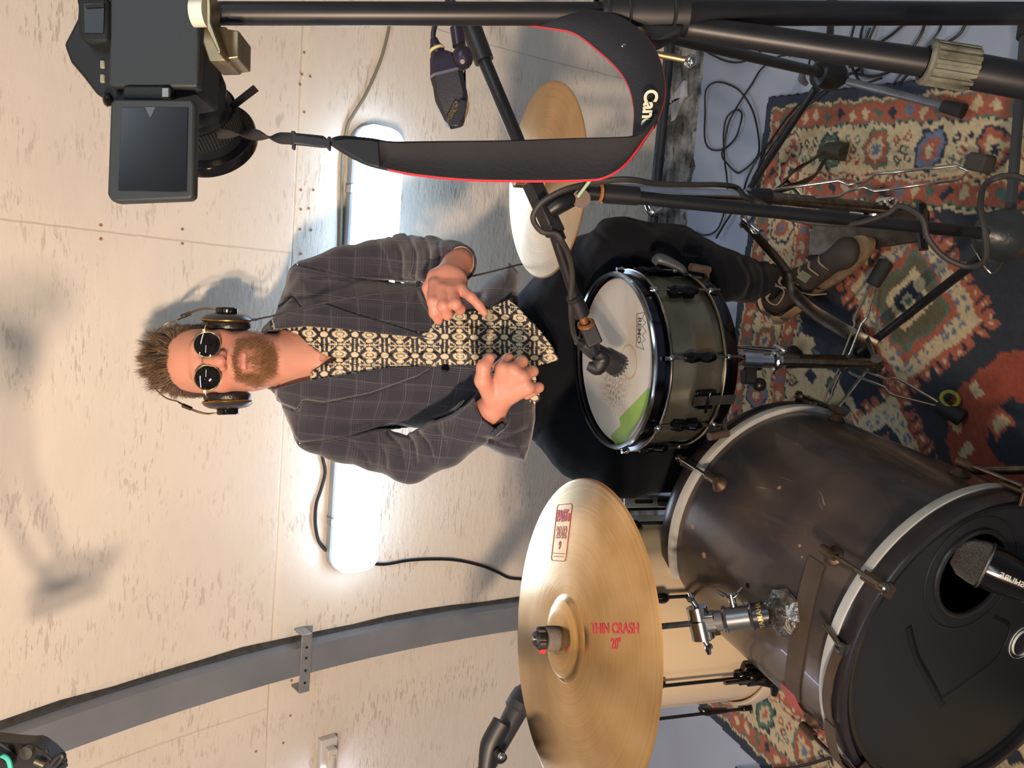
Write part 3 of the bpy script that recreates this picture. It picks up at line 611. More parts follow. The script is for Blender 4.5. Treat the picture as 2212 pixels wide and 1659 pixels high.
# --- floor tom
fc=np.array([-.636,1.456,0.]); fr_=.203
t=thing('floor_tom','cream floor tom with black lugs standing behind the big cymbal','drum',fc)
cream=M('cream_shell','cdbb9c',.25,noise=(4,.93),coat=.3)
b=MB(); b.lathe([(.198,.275),(fr_,.275),(fr_,.655),(.198,.655)],fc,seg=96,closed=True); b.build('shell',cream,t)
for z,d in ((.290,-1),(.662,1)):
    b=MB(); b.lathe([(.204,z-.018),(.214,z-.016),(.216,z),(.214,z+.018),(.212,z+.020),(.207,z+.018),(.206,z-.010)],fc,seg=96,closed=True); b.build('hoop',blkg if d>0 else M('cream_hoop','c9b9a5',.3),t)
    b=MB(); b.lathe([(0,z+d*.004),(.207,z+d*.004),(.207,z+d*.002),(0,z+d*.002)],fc,seg=64); b.build('drum_head',M('coated_head','c9c5bb',.5,noise=(8,.9)),t)
b=MB(); b.torus(fc+[0,0,.683],(0,0,1),.2125,.0012,96,6); b.build('rim_edge',chrome,t)
for k in range(8):
    a=math.radians(-90-22.5+45*k+6); d_=np.array([math.cos(a),math.sin(a),0]); Rl=frame((0,0,1),d_)
    b=MB(); b.cyl(fc+d_*.222+[0,0,.275],fc+d_*.222+[0,0,.675],.0035,seg=10); r_=b.build('tension_rod',blk,t)
    for z0,z1 in ((.40,.335),(.56,.625)):
        b=MB(); b.tube([fc+d_*.210+[0,0,z0],fc+d_*.219+[0,0,z0+(z1-z0)*.25],fc+d_*.221+[0,0,z1]],[.005,.0115,.0075],14,sm=5,flat=(.8,1),up=d_); b.build('lug',blkg,t)
    b=MB(); b.box(fc+d_*.220+[0,0,.286],(.014,.022,.022),Rl); b.build('claw',blkg,t,bev=.002)
lgx=FY(1525,1465,fc[1]-.205)
for k,aa in enumerate((math.atan2(lgx[1]-fc[1],lgx[0]-fc[0]),math.radians(-15),math.radians(120))):
    d_=np.array([math.cos(aa),math.sin(aa),0]); Rl=frame((0,0,1),d_); zc=.36
    b=MB(); b.rbox(fc+d_*.212+[0,0,zc],(.016,.052,.050),.006,Rl); b.rbox(fc+d_*.226+[0,0,zc],(.018,.034,.036),.008,Rl); b.tube([fc+d_*.236+[0,0,zc-.003],fc+d_*.258+Rl[:,1]*.012+[0,0,zc-.018],fc+d_*.264-Rl[:,1]*.010+[0,0,zc-.022]],[.008,.011,.006],10,sm=4); br_=b.build('leg_bracket',blkg,t,bev=.001)
    b=MB(); b.tube([fc+d_*.230+[0,0,zc+.075],fc+d_*.230+[0,0,.12],fc+d_*.236+[0,0,.028]],.0048,12); b.build('leg',dchrome,t)
    b=MB(); b.lathe([(0,0),(.015,0),(.015,.012),(.009,.03),(0,.03)],fc+d_*.236+[0,0,.004],seg=14); b.build('rubber_foot',rub,t)
# chrome plate of the drummer's seat base, seen between leg and bass drum
t=thing('drum_throne','black round drummer seat on a chrome base, mostly hidden under the drummer','stool',(-.06,1.86,0))
b=MB(); b.lathe([(0,.50),(.15,.50),(.165,.515),(.165,.55),(.14,.565),(0,.57)],(-.06,1.90,0),seg=48); b.build('seat',M('black_vinyl','111214',.45),t)
b=MB(); b.cyl((-.06,1.90,.12),(-.06,1.90,.50),.014); b.build('post',chrome,t)
for k in range(3):
    a=math.radians(30+120*k); d_=np.array([math.cos(a),math.sin(a),0]); b=MB(); b.tube([np.array([-.06,1.90,.30]),np.array([-.06,1.90,0])+d_*.25+[0,0,.035]],.008); b.build('leg',chrome,t)
    b=MB(); b.ball(np.array([-.06,1.90,0])+d_*.255+[0,0,.025],(.018,.018,.018)); b.build('rubber_foot',rub,t)
# silver cable connector box
c0=D(1384,1082,1.95); t=thing('hardware_stand','polished chrome stand top with a black slot, seen between knee and floor tom','stand',(c0[0],c0[1],0))
b=MB(); b.cyl((c0[0],c0[1],.012),c0+CF*.012,.012); b.build('post',chrome,t)
b=MB(); b.lathe([(0,0),(.05,0),(.05,.010),(.015,.02),(0,.02)],(c0[0],c0[1],.012),seg=32); b.build('base',blk,t)
c0=c0; Rb=np.array([-CU,CR,-CF]).T
b=MB(); b.rbox(c0,(.085,.034,.018),.006,Rb); b.build('chrome_plate',chrome,t,bev=.001)
b=MB(); b.rbox(c0+CF*-.009+Rb@np.array([.006,0,0]),(.046,.010,.004),.0048,Rb); b.build('slot',blkg,t)
b=MB(); b.cyl(c0+Rb@np.array([.040,0,-.004]),c0+Rb@np.array([.080,-.003,-.004]),.014); b.build('collar',blkg,t)
# --- snare
KS=.93; sc_=np.array([-.0911,1.381,.671]); kp=lambda L:[(r*KS,z*KS) for r,z in L]; sn=U([-.076,.003,1]); SR=frame(sn,(1,0,0)); SL=lambda r,phi,h: sc_+SR@np.array([r*math.sin(math.radians(phi)),-r*math.cos(math.radians(phi)),h])*KS
t=thing('snare_drum','snare drum with worn white head, green tape and smoky brass shell','drum',sc_+sn*-.19)
ss=M('smoky_brass_shell','8d8c7c',.30,.85,noise=(9,.62,.25),col2='5b5c52',bump=(60,.05))
b=MB(); b.lathe(kp([(.170,-.165),(.1755,-.165),(.1765,-.160),(.1765,-.100),(.178,-.095),(.178,-.085),(.1765,-.080),(.1765,-.030),(.1755,-.025),(.170,-.025)]),sc_,sn,96,closed=True); b.build('shell',ss,t)
hp=M('bright_hoop','b9bdc0',.14,1); hpd=M('black_nickel','33343a',.16,1,noise=(20,1.6))
b=MB(); b.lathe(kp([(.1765,.004),(.1845,.004),(.1870,.001),(.1870,-.002),(.1830,-.002)]),sc_,sn,96,closed=True); top=b.build('hoop_lip',hp,t)
b=MB(); b.lathe(kp([(.1830,-.001),(.1830,-.024),(.1905,-.026),(.1915,-.030),(.1905,-.034),(.181,-.034),(.1785,-.030),(.1785,-.001)]),sc_,sn,96,closed=True); b.build('hoop',hpd,t)
b=MB(); b.torus(sc_-sn*.030*KS,sn,.1905*KS,.0026,96,8); b.build('hoop_flange',hp,t)
b=MB(); b.lathe(kp([(.1785,-.158),(.1785,-.152),(.1835,-.152),(.1860,-.155),(.1860,-.178),(.1830,-.184),(.1785,-.184)]),sc_,sn,96,closed=True); b.build('hoop',hpd,t)
b=MB(); b.torus(sc_-sn*.153*KS,sn,.1855*KS,.0026,96,8); b.build('hoop_flange',M('pale_brass_edge','b7b096',.25,1),t)
def headmat():
    m=bpy.data.materials.new('worn_white_head'); m.use_nodes=True; nt=m.node_tree; N=nt.nodes; Lk=nt.links; b=N['Principled BSDF']; b.inputs['Roughness'].default_value=.5
    tc=N.new('ShaderNodeTexCoord'); n=N.new('ShaderNodeTexNoise'); n.inputs['Scale'].default_value=160; n.inputs['Detail'].default_value=6; Lk.new(tc.outputs['Object'],n.inputs['Vector'])
    ds=N.new('ShaderNodeVectorMath'); ds.operation='DISTANCE'; Lk.new(tc.outputs['Object'],ds.inputs[0]); ds.inputs[1].default_value=(-.045,.01,0); r=N.new('ShaderNodeMapRange'); r.inputs[1].default_value=.02;r.inputs[2].default_value=.085;r.inputs[3].default_value=1;r.inputs[4].default_value=0; r.interpolation_type='SMOOTHSTEP'; Lk.new(ds.outputs['Value'],r.inputs[0])
    s=N.new('ShaderNodeMapRange'); s.inputs[1].default_value=.35;s.inputs[2].default_value=.7; Lk.new(n.outputs['Fac'],s.inputs[0]); mu_=N.new('ShaderNodeMath'); mu_.operation='MULTIPLY'; Lk.new(r.outputs[0],mu_.inputs[0]); Lk.new(s.outputs[0],mu_.inputs[1])
    n2=N.new('ShaderNodeTexNoise'); n2.inputs['Scale'].default_value=9; Lk.new(tc.outputs['Object'],n2.inputs['Vector'])
    m1=N.new('ShaderNodeMix'); m1.data_type='RGBA'; m1.inputs[6].default_value=(*srgb('d0cdc6'),1); m1.inputs[7].default_value=(*srgb('bcb9b2'),1); Lk.new(n2.outputs['Fac'],m1.inputs[0])
    m2=N.new('ShaderNodeMix'); m2.data_type='RGBA'; Lk.new(mu_.outputs[0],m2.inputs[0]); Lk.new(m1.outputs[2],m2.inputs[6]); m2.inputs[7].default_value=(*srgb('7e6f60'),1); Lk.new(m2.outputs[2],b.inputs['Base Color']); return m
o=MB().lathe(kp([(0,0),(.172,0),(.1765,-.004),(.1765,-.006),(0,-.006)]),(0,0,0),seg=96).build('drum_head',headmat(),t); place(o,sc_-sn*.010,sn)
hz=-.0098
HD=lambda px,py: (lambda p: p)(onplane(px,py,sc_+sn*hz,sn))
dot=HD(1358,782)
b=MB(); b.lathe([(.030,0),(.034,0),(.034,.0003),(.030,.0003)],dot,sn,40,closed=True); b.build('clear_patch_ring',M('yellowed_gel','b9ab90',.35),t)
b=MB(); b.add([*(HD(x,y)+sn*.0006 for x,y in [(1401,838),(1374,867),(1338,903),(1341,919),(1319,941),(1330,962),(1352,954),(1390,895),(1406,858)]),*(HD(x,y)+sn*.0001 for x,y in [(1401,838),(1374,867),(1338,903),(1341,919),(1319,941),(1330,962),(1352,954),(1390,895),(1406,858)])],[tuple(range(9)),tuple(reversed(range(9,18)))]+[(i,(i+1)%9,(i+1)%9+9,i+9) for i in range(9)]); b.build('green_tape',M('green_tape','8db45e',.45,noise=(30,.9)),t)
ink=M('grey_ink','55565a',.6)
rm=HD(1381,714); f=lambda u,v,h: rm+SR@np.array([-u,-v,.0002+h])
letters('REMO',.019,lambda u,v,h: f(u*.95,v,h),'lettering',ink,t,bold=.0002)
b=MB(); cw=[(-.030,-.010),(.030,-.010),(.034,.020),(.022,.011),(.016,.024),(.008,.012),(0,.026),(-.008,.012),(-.016,.024),(-.022,.011),(-.034,.020)]; b.tube([f(u,v,.0002) for u,v in cr(cw,1,True)],.0006,4,closed=True); b.build('printed_crown',ink,t)
for k in range(8):
    ph=6.5+45*k
    b=MB(); b.cyl(SL(.1925,ph,-.034),SL(.1925,ph,-.178),.0026,seg=10); b.build('tension_rod',dchrome,t)
    R_=frame(SL(1,ph,0)-SL(0,ph,0),sn)
    b=MB(); b.tube([SL(.190,ph,-.060),SL(.1905,ph,-.074),SL(.1905,ph,-.090),SL(.1905,ph,-.094),SL(.1905,ph,-.112),SL(.190,ph,-.126)],[.0065,.0105,.0075,.0075,.0105,.0065],14,sm=4,flat=(1,.9)); b.box(SL(.180,ph,-.078),(.022,.014,.010),R_); b.box(SL(.180,ph,-.108),(.022,.014,.010),R_); b.build('lug',hpd,t)
    b=MB(); b.ball(SL(.1925,ph,-.029),(.007,.007,.006),12,R_); b.lathe([(0,0),(.0045,0),(.0045,.008),(0,.008)],SL(.1925,ph,-.026),sn,8); b.ball(SL(.190,ph,-.157),(.006,.006,.006),12,R_); b.build('hoop_ear',hp,t)
ph=30
ph=(math.degrees(math.atan2(*(lambda q:(q[0],-q[1]))(SR.T@(onplane(1530,845,sc_-sn*.12,sn)-sc_))))) if False else 24
R_=frame(SL(1,-24,0)-SL(0,-24,0),sn)
b=MB(); b.rbox(SL(.181,-20,-.118),(.044,.034,.008),.006,R_); b.box(SL(.189,-15,-.118),(.034,.004,.006),R_); b.box(SL(.188,-25,-.118),(.034,.004,.006),R_); b.cyl(SL(.193,-14,-.121),SL(.193,-28,-.121),.003,seg=8); b.build('strainer',hpd,t,bev=.001)
b=MB(); b.sheet([[SL(.1875+(.004 if h>-.1 else 0),p,h) for p in np.linspace(-17,-23.5,5)] for h in np.linspace(-.088,-.185,9)],.001); b.build('fabric_strip',M('black_tape_strip','131313',.8),t)
R2=frame(SL(1,-66,0)-SL(0,-66,0),sn)
b=MB(); b.tube([SL(.185,78,-.150),SL(.200,80,-.135),SL(.215,84,-.095),SL(.205,86,-.085)],[.006,.008,.011,.007],12,sm=5,flat=(1,.6)); b.build('throw_off_lever',M('dark_grey_lever','3c4044',.4),t)
# --- snare stand
t=thing('snare_stand','chrome snare stand under the snare drum with double wire legs','stand',(-.09,1.46,0))
ax0=FY(1612,778,1.375); b0=FL(1905,788,.07); AX=U(b0-ax0)
b=MB(); b.cyl(ax0+AX*-.01,ax0+AX*.03,.021,seg=28); b.build('tilter_housing',chrome,t)
b=MB(); b.cyl(ax0+AX*.02,b0,.0085,seg=18); b.build('inner_tube',dchrome,t)

b=MB(); b.cyl(ax0+AX*.03,ax0+AX*.075,.015,seg=24); b.torus(ax0+AX*.062,AX,.017,.006,28,8); b.tube([ax0+AX*.070+CR*.014,ax0+AX*.082+CR*.022,ax0+AX*.06+CR*.034],[.004,.007,.004],10,sm=4); b.build('tilter',chrome,t)
z1=FY(1722,780,1.37); z2=FY(1826,782,1.365)
b=MB(); b.cyl(z1,z2,.0150,seg=28); b.torus(z2,AX,.0150,.003,28,8); b.build('outer_tube',M('brown_chrome','6f6657',.3,1,noise=(50,.6)),t)
b=MB(); b.cyl(z1-AX*.03,z1,.018,.0155,seg=28); b.cyl(z2,FL(1885,785,.09),.011,seg=20); b.build('height_collar',dchrome,t)
b=MB(); b.rbox(ax0+AX*.005-CR*.028-CF*.0,(.045,.030,.025),.008,frame(AX,CR)); b.ball(ax0+AX*.028-CR*.050,(.015,.015,.015),12); b.build('tilt_knob',blk,t)
bk=sc_-sn*.187
for k,(ph,lab) in enumerate(((75,0),(-45,0),(195,0))):
    P=[ax0-AX*.0,SL(.07,ph,-.205),SL(.15,ph,-.198),SL(.196,ph,-.190),SL(.200,ph,-.172)]
    b=MB(); b.tube(P,.006,12,sm=6,flat=(.5,1.5),up=sn); b.tube([SL(.198,ph,-.196),SL(.204,ph,-.150)],.008,12); b.build('basket_arm',M('brown_rubber_arm','4a3d36',.5),t)
def wire_leg(A,B,C_,gap,foot,name='leg',bend=.55):
    # double wire strut from A to B with a foot at C_
    d=B-A; w=U(np.cross(d,(0,0,1.))); L=np.linalg.norm(d)
    def side(sg):
        pr=[(0,.35),(.04,.5),(.42,.5),(.48,.95),(.53,1.),(.90,.35),(1.,.12)]
        return [A+d*u+w*sg*gap*g for u,g in pr]
    for sg in (-1,1):
        b=MB(); b.tube(side(sg),.0029,8,sm=0); b.build(name,M('bright_wire','d8d8d0',.12,1),t,ang=60)
    b=MB(); dd=U(C_-B); b.cyl(B-dd*.01,C_,.016,.017,seg=14); b.build('rubber_foot',rub,t,bev=.003)
zc=z2
f1=FL(1915,565,.018); wire_leg(zc+CR*.012+AX*.0,FL(1890,607,.035),f1,.019,None)
f2=FL(2080,905,.018); wire_leg(zc-CR*.014+AX*.01,FL(2035,877,.04),f2,.018,None)
f3=FL(1770,915,.018); wire_leg(zc-CR*.016-AX*.01,FL(1775,884,.035),f3,.011,None)
b=MB(); b.torus(FL(2052,862,.035),U([.3,-.5,.3]),.016,.004,28,8); b.build('yellow_tie',M('yellow_green_tie','8a8a2c',.7,bump=(300,.5)),t)
for P in ((1861,699),(1810,880)):
    b=MB(); b.tube([FL(*P,.05),FL(1890,775,.09)],.005,8,flat=(.4,1.3)); b.build('brace',dchrome,t)
b=MB(); b.cyl(FL(1893,775,.09),FL(1893,800,.06),.011); b.ball(FL(1893,790,.05),.014); b.build('base_joint',dchrome,t)
# --- hi-hat
hc=np.array([.234,1.397,.838]); hn=U([-.067,-.034,1])
for sg,nm in ((1,'top'),(-1,'bottom')):
    t=thing('hi_hat_cymbal','upper cymbal of the hi-hat pair, catching the lamp light' if sg>0 else 'lower cymbal of the hi-hat pair, facing up under the other','cymbal',hc,'hi-hat cymbals')
    P=cymbal_mesh(.178,.042,.018,.010,.0015)
    if sg<0: P=[(r,-z-.002) for r,z in P]
    o=MB().lathe([(r,z+.010*sg) for r,z in P],(0,0,0),seg=128,closed=True).build('cymbal_plate',brz2,t,ang=50); place(o,hc,hn)
t=thing('hi_hat_stand','chrome hi-hat stand with pedal and strap legs on the patterned rug','stand',(.25,1.36,0))
hb=FL(1925,452,.03); h1=FY(1300,408,1.39); h2=FY(1632,425,1.375); HA=U(h2-h1)
b=MB(); b.cyl(hc-hn*.02,hc+hn*.11,.0033,seg=10); b.cyl(hc-hn*.02,h2,.0033,seg=10); b.build('pull_rod',chrome,t)
b=MB(); b.lathe([(0,0),(.014,0),(.014,.03),(.006,.034),(0,.034)],hc+hn*.03,hn,20); b.build('clutch',chrome,t)
b=MB(); b.cyl(hc-hn*.035,h1,.0105,seg=20); b.cyl(h1,h2,.0115,seg=20); b.build('upper_tube',chrome,t)
b=MB(); b.cyl(FY(1386,418,1.388),FY(1404,420,1.387),.0135,seg=20); wl=FY(1402,452,1.375); b.tube([FY(1398,428,1.385),FY(1402,445,1.38),FY(1412,458,1.375),FY(1426,452,1.375)],[.006,.009,.010,.007],12,sm=4); b.build('height_clamp',chrome,t)
b=MB(); b.cyl(h2,hb,.0125,seg=20); b.build('lower_tube',dchrome,t)
b=MB(); b.cyl(h2-HA*.02,h2+HA*.03,.018,seg=24); b.build('leg_collar',blk,t)
# wire leg toward the camera
d0=FY(1640,418,1.36); ft=FL(2100,352,.02)
def hhleg():
    A1=FY(1637,416,1.35); A2=FY(1637,430,1.35)
    w1=[(1640,417),(1685,408),(1810,390),(1832,399),(1870,392),(1890,376),(2065,357),(2090,368)]
    w2=[(1640,430),(1690,432),(1810,425),(1835,412),(1865,404),(1890,413),(2070,388),(2090,372)]
    def lift(pts,zs): return [FL(x,y,z) for (x,y),z in zip(pts,zs)]
    n=len(w1); zs=[.335,.30,.20,.185,.16,.145,.05,.035]
    for w_ in (w1,w2):
        b=MB(); b.tube(lift(w_,zs),.0032,8); b.build('leg',M('bright_wire','d8d8d0',.12,1),t,ang=60)
    b=MB(); b.rbox(FL(2118,352,.022),(.045,.034,.034),.008,frame((0,0,1),ray(2200,350)*-1)); b.build('rubber_foot',M('dark_grey_rubber','3a3632',.8,bump=(200,.4)),t,bev=.003)
hhleg()
# strap leg to the right
s1=[(1612,440,.33),(1650,425,.26),(1690,398,.20),(1712,372,.15),(1745,352,.09),(1775,330,.05)]; s2=[(1630,440,.33),(1690,410,.22),(1725,398,.16),(1760,380,.09),(1778,350,.05)]
for s_ in (s1,s2):
    b=MB(); b.tube([FL(x,y,z) for x,y,z in s_],.0125,8,sm=5,flat=(.25,1),up=(0,0,1)); b.build('leg',M('old_steel_strap','6e675c',.38,.9,noise=(50,.55)),t)
b=MB(); b.tube([FL(1772,332,.03),FL(1790,326,.028),FL(1826,328,.020)],[.012,.021,.022],14); b.build('rubber_foot',M('mossy_rubber','3a372a',.85,bump=(150,.6)),t)
b=MB(); b.tube([FL(1695,385,.19),FL(1735,430,.15)],.005,8,flat=(.4,1.2)); b.build('brace',dchrome,t)
# long flat radius bar
s3=[(1602,478,.31),(1612,486,.30),(1690,573,.20),(1700,590,.185),(1710,625,.165),(1735,655,.15),(1775,685,.12),(1835,720,.09),(1890,748,.05)]
b=MB(); b.tube([FL(x,y,z) for x,y,z in s3],.0160,8,sm=4,flat=(.22,1),up=(0,0,1)); b.build('flat_leg',M('dark_steel_bar','5c544a',.35,.9,noise=(40,.5)),t)
b=MB(); b.cyl(FL(1606,474,.325),FL(1640,500,.30),.007); b.tube([FL(1610,465,.34),FL(1625,500,.31),FL(1650,498,.29)],.006,8,sm=4,flat=(.4,1.4)); b.build('chrome_bracket',chrome,t)
b=MB(); b.box(FL(1737,598,.18),(.020,.026,.004),frame(U([.2,-.4,.6]),(1,-.6,0))); b.build('spring_clip',M('pale_chrome_clip','c9c8a8',.2,1),t)
# pedal
b=MB(); pf=[FL(1735,520,.10),FL(1990,480,.035)]; dpx=U(pf[1]-pf[0]); Rp=frame(np.cross(dpx,(1,.45,0)),dpx); b.rbox((pf[0]+pf[1])/2-np.array([0,0,.02]),(np.linalg.norm(pf[1]-pf[0]),.075,.008),.02,Rp); b.build('footboard',M('dark_steel_bar','5c544a',.35,.9,noise=(40,.5)),t)
b=MB(); b.tube([FL(1990,440,.02),FL(1988,485,.02),FL(1995,540,.02)],.012,8,flat=(1,.5)); b.build('heel_plate',blk,t)
b=MB(); b.tube([FL(1930,430,.05),FL(1900,436,.06),FL(1885,470,.06)],.010,10,sm=4); b.torus(FL(1928,438,.065),U([.2,-.5,.8]),.009,.004); b.tube([FL(1840,458,.05),FL(1870,462,.05)],.006); b.build('pedal_linkage',chrome,t)
# ================================================================ camera on its stand, right edge
EX,EY=-CU,-CR
def slab(pix,d,th,name,mat,parent=None,bev=.0015,dd=None,**k):
    P=[D(x,y,d if dd is None else dd(x,y)) for x,y in pix]; n=len(P); b=MB()
    b.add(P+[p+CF*th for p in P],[tuple(range(n)),tuple(reversed(range(n,2*n)))]+[(i,i+n,(i+1)%n+n,(i+1)%n) for i in range(n)]); return b.build(name,mat,parent,bev=bev,**k)
body=M('black_camera_body','131517',.6,bump=(400,.25),spec=.3); scrm=M('screen_black','0b0c0f',.25,spec=.3); rubb=M('matt_camera_rubber','16191a',.7,bump=(300,.4),spec=.25)
t=thing('photo_camera','black photo camera with its flip screen swung out, on top of the tall stand','camera',D(440,60,.66))
d=.645
slab([(172,-40),(165,40),(152,66),(136,95),(150,132),(178,165),(205,200),(235,222),(300,226),(430,200),(438,-40)],d,.045,'body',body,t,.003)
slab([(162,-6),(166,10),(168,70),(176,86),(196,92),(232,90),(232,-6)],d-.012,.02,'viewfinder_hood',rubb,t,.003)
slab([(180,6),(182,72),(224,72),(226,6)],d-.0125,.002,'eyepiece',M('eyepiece_glass','0b0a0a',.35,spec=.2),t,.0004)
slab([(183,10),(184,16),(224,14),(224,8)],d-.0140,.002,'eyepiece_edge',rubb,t,.0004)
slab([(237,-40),(234,186),(300,188),(426,188),(431,100),(428,-40)],d-.008,.012,'back_plate',M('grey_black_panel','181d1e',.6,bump=(500,.1)),t,.002)
slab([(266,184),(262,215),(368,218),(368,184)],d-.011,.010,'hinge',body,t,.002)
slab([(348,188),(348,212),(366,212),(366,188)],d-.0135,.004,'hinge_cap',M('hinge_metal','6d6a64',.3,.8),t,.001)
scr_=slab([(246,213),(238,222),(231,420),(240,434),(252,436),(408,430),(417,423),(421,225),(414,214)],d-.020,.011,'flip_screen',M('grey_screen_frame','1d2223',.6),t,.002)
slab([(263,232),(255,411),(402,414),(406,232),(336,232),(324,257),(312,232)],d-.0208,.002,'screen_glass',scrm,scr_,.0002)
slab([(312,231),(324,256),(336,231)],d-.0208,.0015,'screen_sticker',M('grey_sticker','34393b',.4),scr_,.0001)
for x in (212,245): slab([(215,x-82+0 if 0 else (129 if x==212 else 159)),(215,(147 if x==212 else 178)),(225,(147 if x==212 else 178)),(225,(129 if x==212 else 159))],d-.002,.004,'button',M('button_rim','6f7364',.5),t,.001)
LA=D(345,60,.69); LB=D(452,292,.80); la=U(LB-LA); 
b=MB(); LL=np.linalg.norm(LB-LA); b.lathe([(0,0),(.031,0),(.031,LL*.25),(.033,LL*.26),(.033,LL*.62),(.030,LL*.63),(.031,LL*.70),(.0345,LL*.72),(.0365,LL*.98),(.035,LL),(.030,LL*.99),(.028,LL*.93),(0,LL*.92)],LA,la,64); ln_=b.build('lens_barrel',M('black_lens_barrel','17181b',.35,bump=(500,.1)),t)
for s0,s1 in ((.30,.58),(.74,.90)):
    b=MB(); n=72
    for i in range(n):
        a=2*math.pi*i/n; Rl=frame(la,(1,0,0)); r_=.0335 if s0<.5 else .0362; dr=Rl@np.array([math.cos(a),math.sin(a),0]); b.box(LA+la*LL*(s0+s1)/2+dr*r_,(.0016,.0016,LL*(s1-s0)),frame(la,dr))
    b.build('grip_ring',rubb,ln_,ang=20)
b=MB(); b.lathe([(.032,LL*.995),(.0455,LL*.99),(.0465,LL*1.01),(.0455,LL*1.10),(.040,LL*1.10),(.036,LL*1.0)],LA,la,64,closed=True); b.build('lens_hood',blkg,ln_)
b=MB(); b.tube([D(462,270,.77),D(500,232,.77),D(553,190,.775)],[.0016,.0022,.0024],8,sm=5,flat=(1.6,.7)); b.build('strap_end_tag',rubb,ln_)
b=MB(); b.ball(D(233,215,.64),(.006,.006,.004),12); b.build('strap_lug',blkg,t)
# neck strap
t=thing('camera_strap','dark neck strap with red piping and white lettering looping down from the camera','strap',D(1000,340,.62))
web=M('ribbed_webbing','1d1c1e',.7,bump=(700,.6,.001))
b=MB(); P=[D(x,y,z) for x,y,z in ((470,288,.73),(520,289,.70),(560,292,.68),(600,298,.66),(634,300,.645),(712,308,.63))]
Pc=cr(P,12); n=len(Pc); G=[]
for i,p in enumerate(Pc):
    u=i/(n-1); tw=min(u*5.2,3.4)*1.9; w_=(EY*math.cos(tw)+CF*math.sin(tw)+EX*0)*.0048*(1 if u<.97 else .6); G.append([p-w_,p,p+w_])
b.sheet(G,.0012); b.build('webbing',web,t,ang=180)
slab([(628,282),(630,322),(636,322),(637,310),(706,318),(708,324),(713,324),(714,294),(708,294),(706,300),(640,290),(636,282)],.628,.004,'buckle',blkp,t,.0008)
soft=M('faded_black_suede','222224',.95,spec=.2,noise=(16,1.35),bump=(350,.5,.001)); inner=M('black_neoprene','141317',.7,bump=(500,.4,.001)); red=M('red_piping','a8222e',.6)
E1=cr([(714,303),(740,296),(800,300),(850,307),(950,306),(1100,304),(1250,299),(1330,297),(1372,293),(1405,272),(1420,245)],8); E2=cr([(716,311),(745,330),(785,352),(830,365),(900,378),(1000,388),(1100,391),(1250,390),(1310,382),(1360,345),(1418,262)],8)
n=len(E1); G=[]
for i in range(n):
    u=i/(n-1); dz=.628-.012*math.sin(u*2.2)+(.0 if u<.85 else (u-.85)*.06); G.append([D(*(E1[i]*(1-k)+E2[i]*k),dz+.006*math.sin(k*3.14)) for k in np.linspace(0,1,7)])
b=MB(); b.sheet(G,.0028); b.build('shoulder_pad',soft,t,ang=60)
k0=int(n*.32); b=MB(); b.tube([G[i][-1] for i in range(k0,n-1)],.0011,6); b.build('piping',red,t)
slab([(716,305),(745,299),(800,302),(818,306),(820,362),(790,353),(750,330),(718,311)],.6185,.002,'leather_end',M('black_leather_tab','141619',.4),t,.0008)
F1=cr([(1120,52),(1180,60),(1240,72),(1290,108),(1335,150),(1360,190),(1371,240),(1369,296)],8); F2=cr([(1190,10),(1260,20),(1330,35),(1385,70),(1415,110),(1432,160),(1434,215),(1412,278)],8); n=len(F1); G2=[]
for i in range(n):
    u=i/(n-1); dz=.70-.07*u; G2.append([D(*(F1[i]*(1-k)+F2[i]*k),dz-.004*math.sin(k*3.14)) for k in np.linspace(0,1,7)])
b=MB(); b.sheet(G2,.0028); b.build('neck_band',inner,t,ang=60)
for j in (0,-1):
    b=MB(); b.tube([g[j] for g in G2],.0011,6); b.build('piping',red,t)
sc0=.0078
f=lambda u,v,h: D(1398+v*2700-(u*2700-30)*.10-max(0,(u*2700-40))*.05, 245+u*2700, .6335-max(0,u*2700+45)*.00007-h)
letters('Canon',.0165,lambda u,v,h: f(u*.86,v*.9+u*.0,h),'lettering',M('cream_print','c9c4a8',.6),t,bold=.0006)
# the stand
bst=M('satin_black_tube','17181b',.42,.25,noise=(30,1.5)); 
t=thing('camera_stand','tall black stand with silver ball-ended handle holding the photo camera','stand',FL(2212,25,0.)*0+D(2500,25,1.0))
pt=D(447,29,.655); pm=D(1330,30,.70); pe=D(1400,30,.71); pb=D(2560,30,.92)
b=MB(); b.cyl(pt,pm,.0093,.0098,seg=28); b.build('inner_tube',bst,t)
b=MB(); b.cyl(pm,D(1310,30,.70),.012,seg=28); b.cyl(D(1392,28,.705),pb,.0112,.0115,seg=28); b.build('outer_tube',bst,t)
b=MB(); b.cyl(D(2140,-40,.85),D(1300,-70,.85)*0+D(2600,-40,.85),.012); b.build('stand_leg',bst,t)
b=MB(); b.cyl(D(1296,30,.70),D(1480,30,.705),.0195,seg=28); b.torus(D(1300,30,.70),U(pb-pt),.0195,.002,28,6); b.torus(D(1345,30,.70),U(pb-pt),.0197,.0015,28,6); b.torus(D(1440,30,.70),U(pb-pt),.0197,.0015,28,6); b.build('clamp_collar',blkp,t)
slab([(1340,50),(1350,84),(1425,92),(1470,70),(1482,50)],.69,.02,'clamp_body',blkp,t,.003)
b=MB(); b.cyl(D(1378,78,.685),D(1378,108,.672),.0085,seg=20); b.cyl(D(1378,106,.672),D(1378,128,.664),.0068,seg=20); hd=b.build('handle_hub',brass,t)
b=MB(); b.cyl(D(1352,104,.668),D(1490,131,.662),.0028,seg=12); b.build('handle_bar',brass,hd)
for q in ((1348,108,.667),(1493,133,.661)):
    b=MB(); b.ball(D(*q),(.0058,)*3,20); b.build('handle_ball',chrome,hd)
lga=D(1440,52,.73); lgb=D(2250,182,.70)
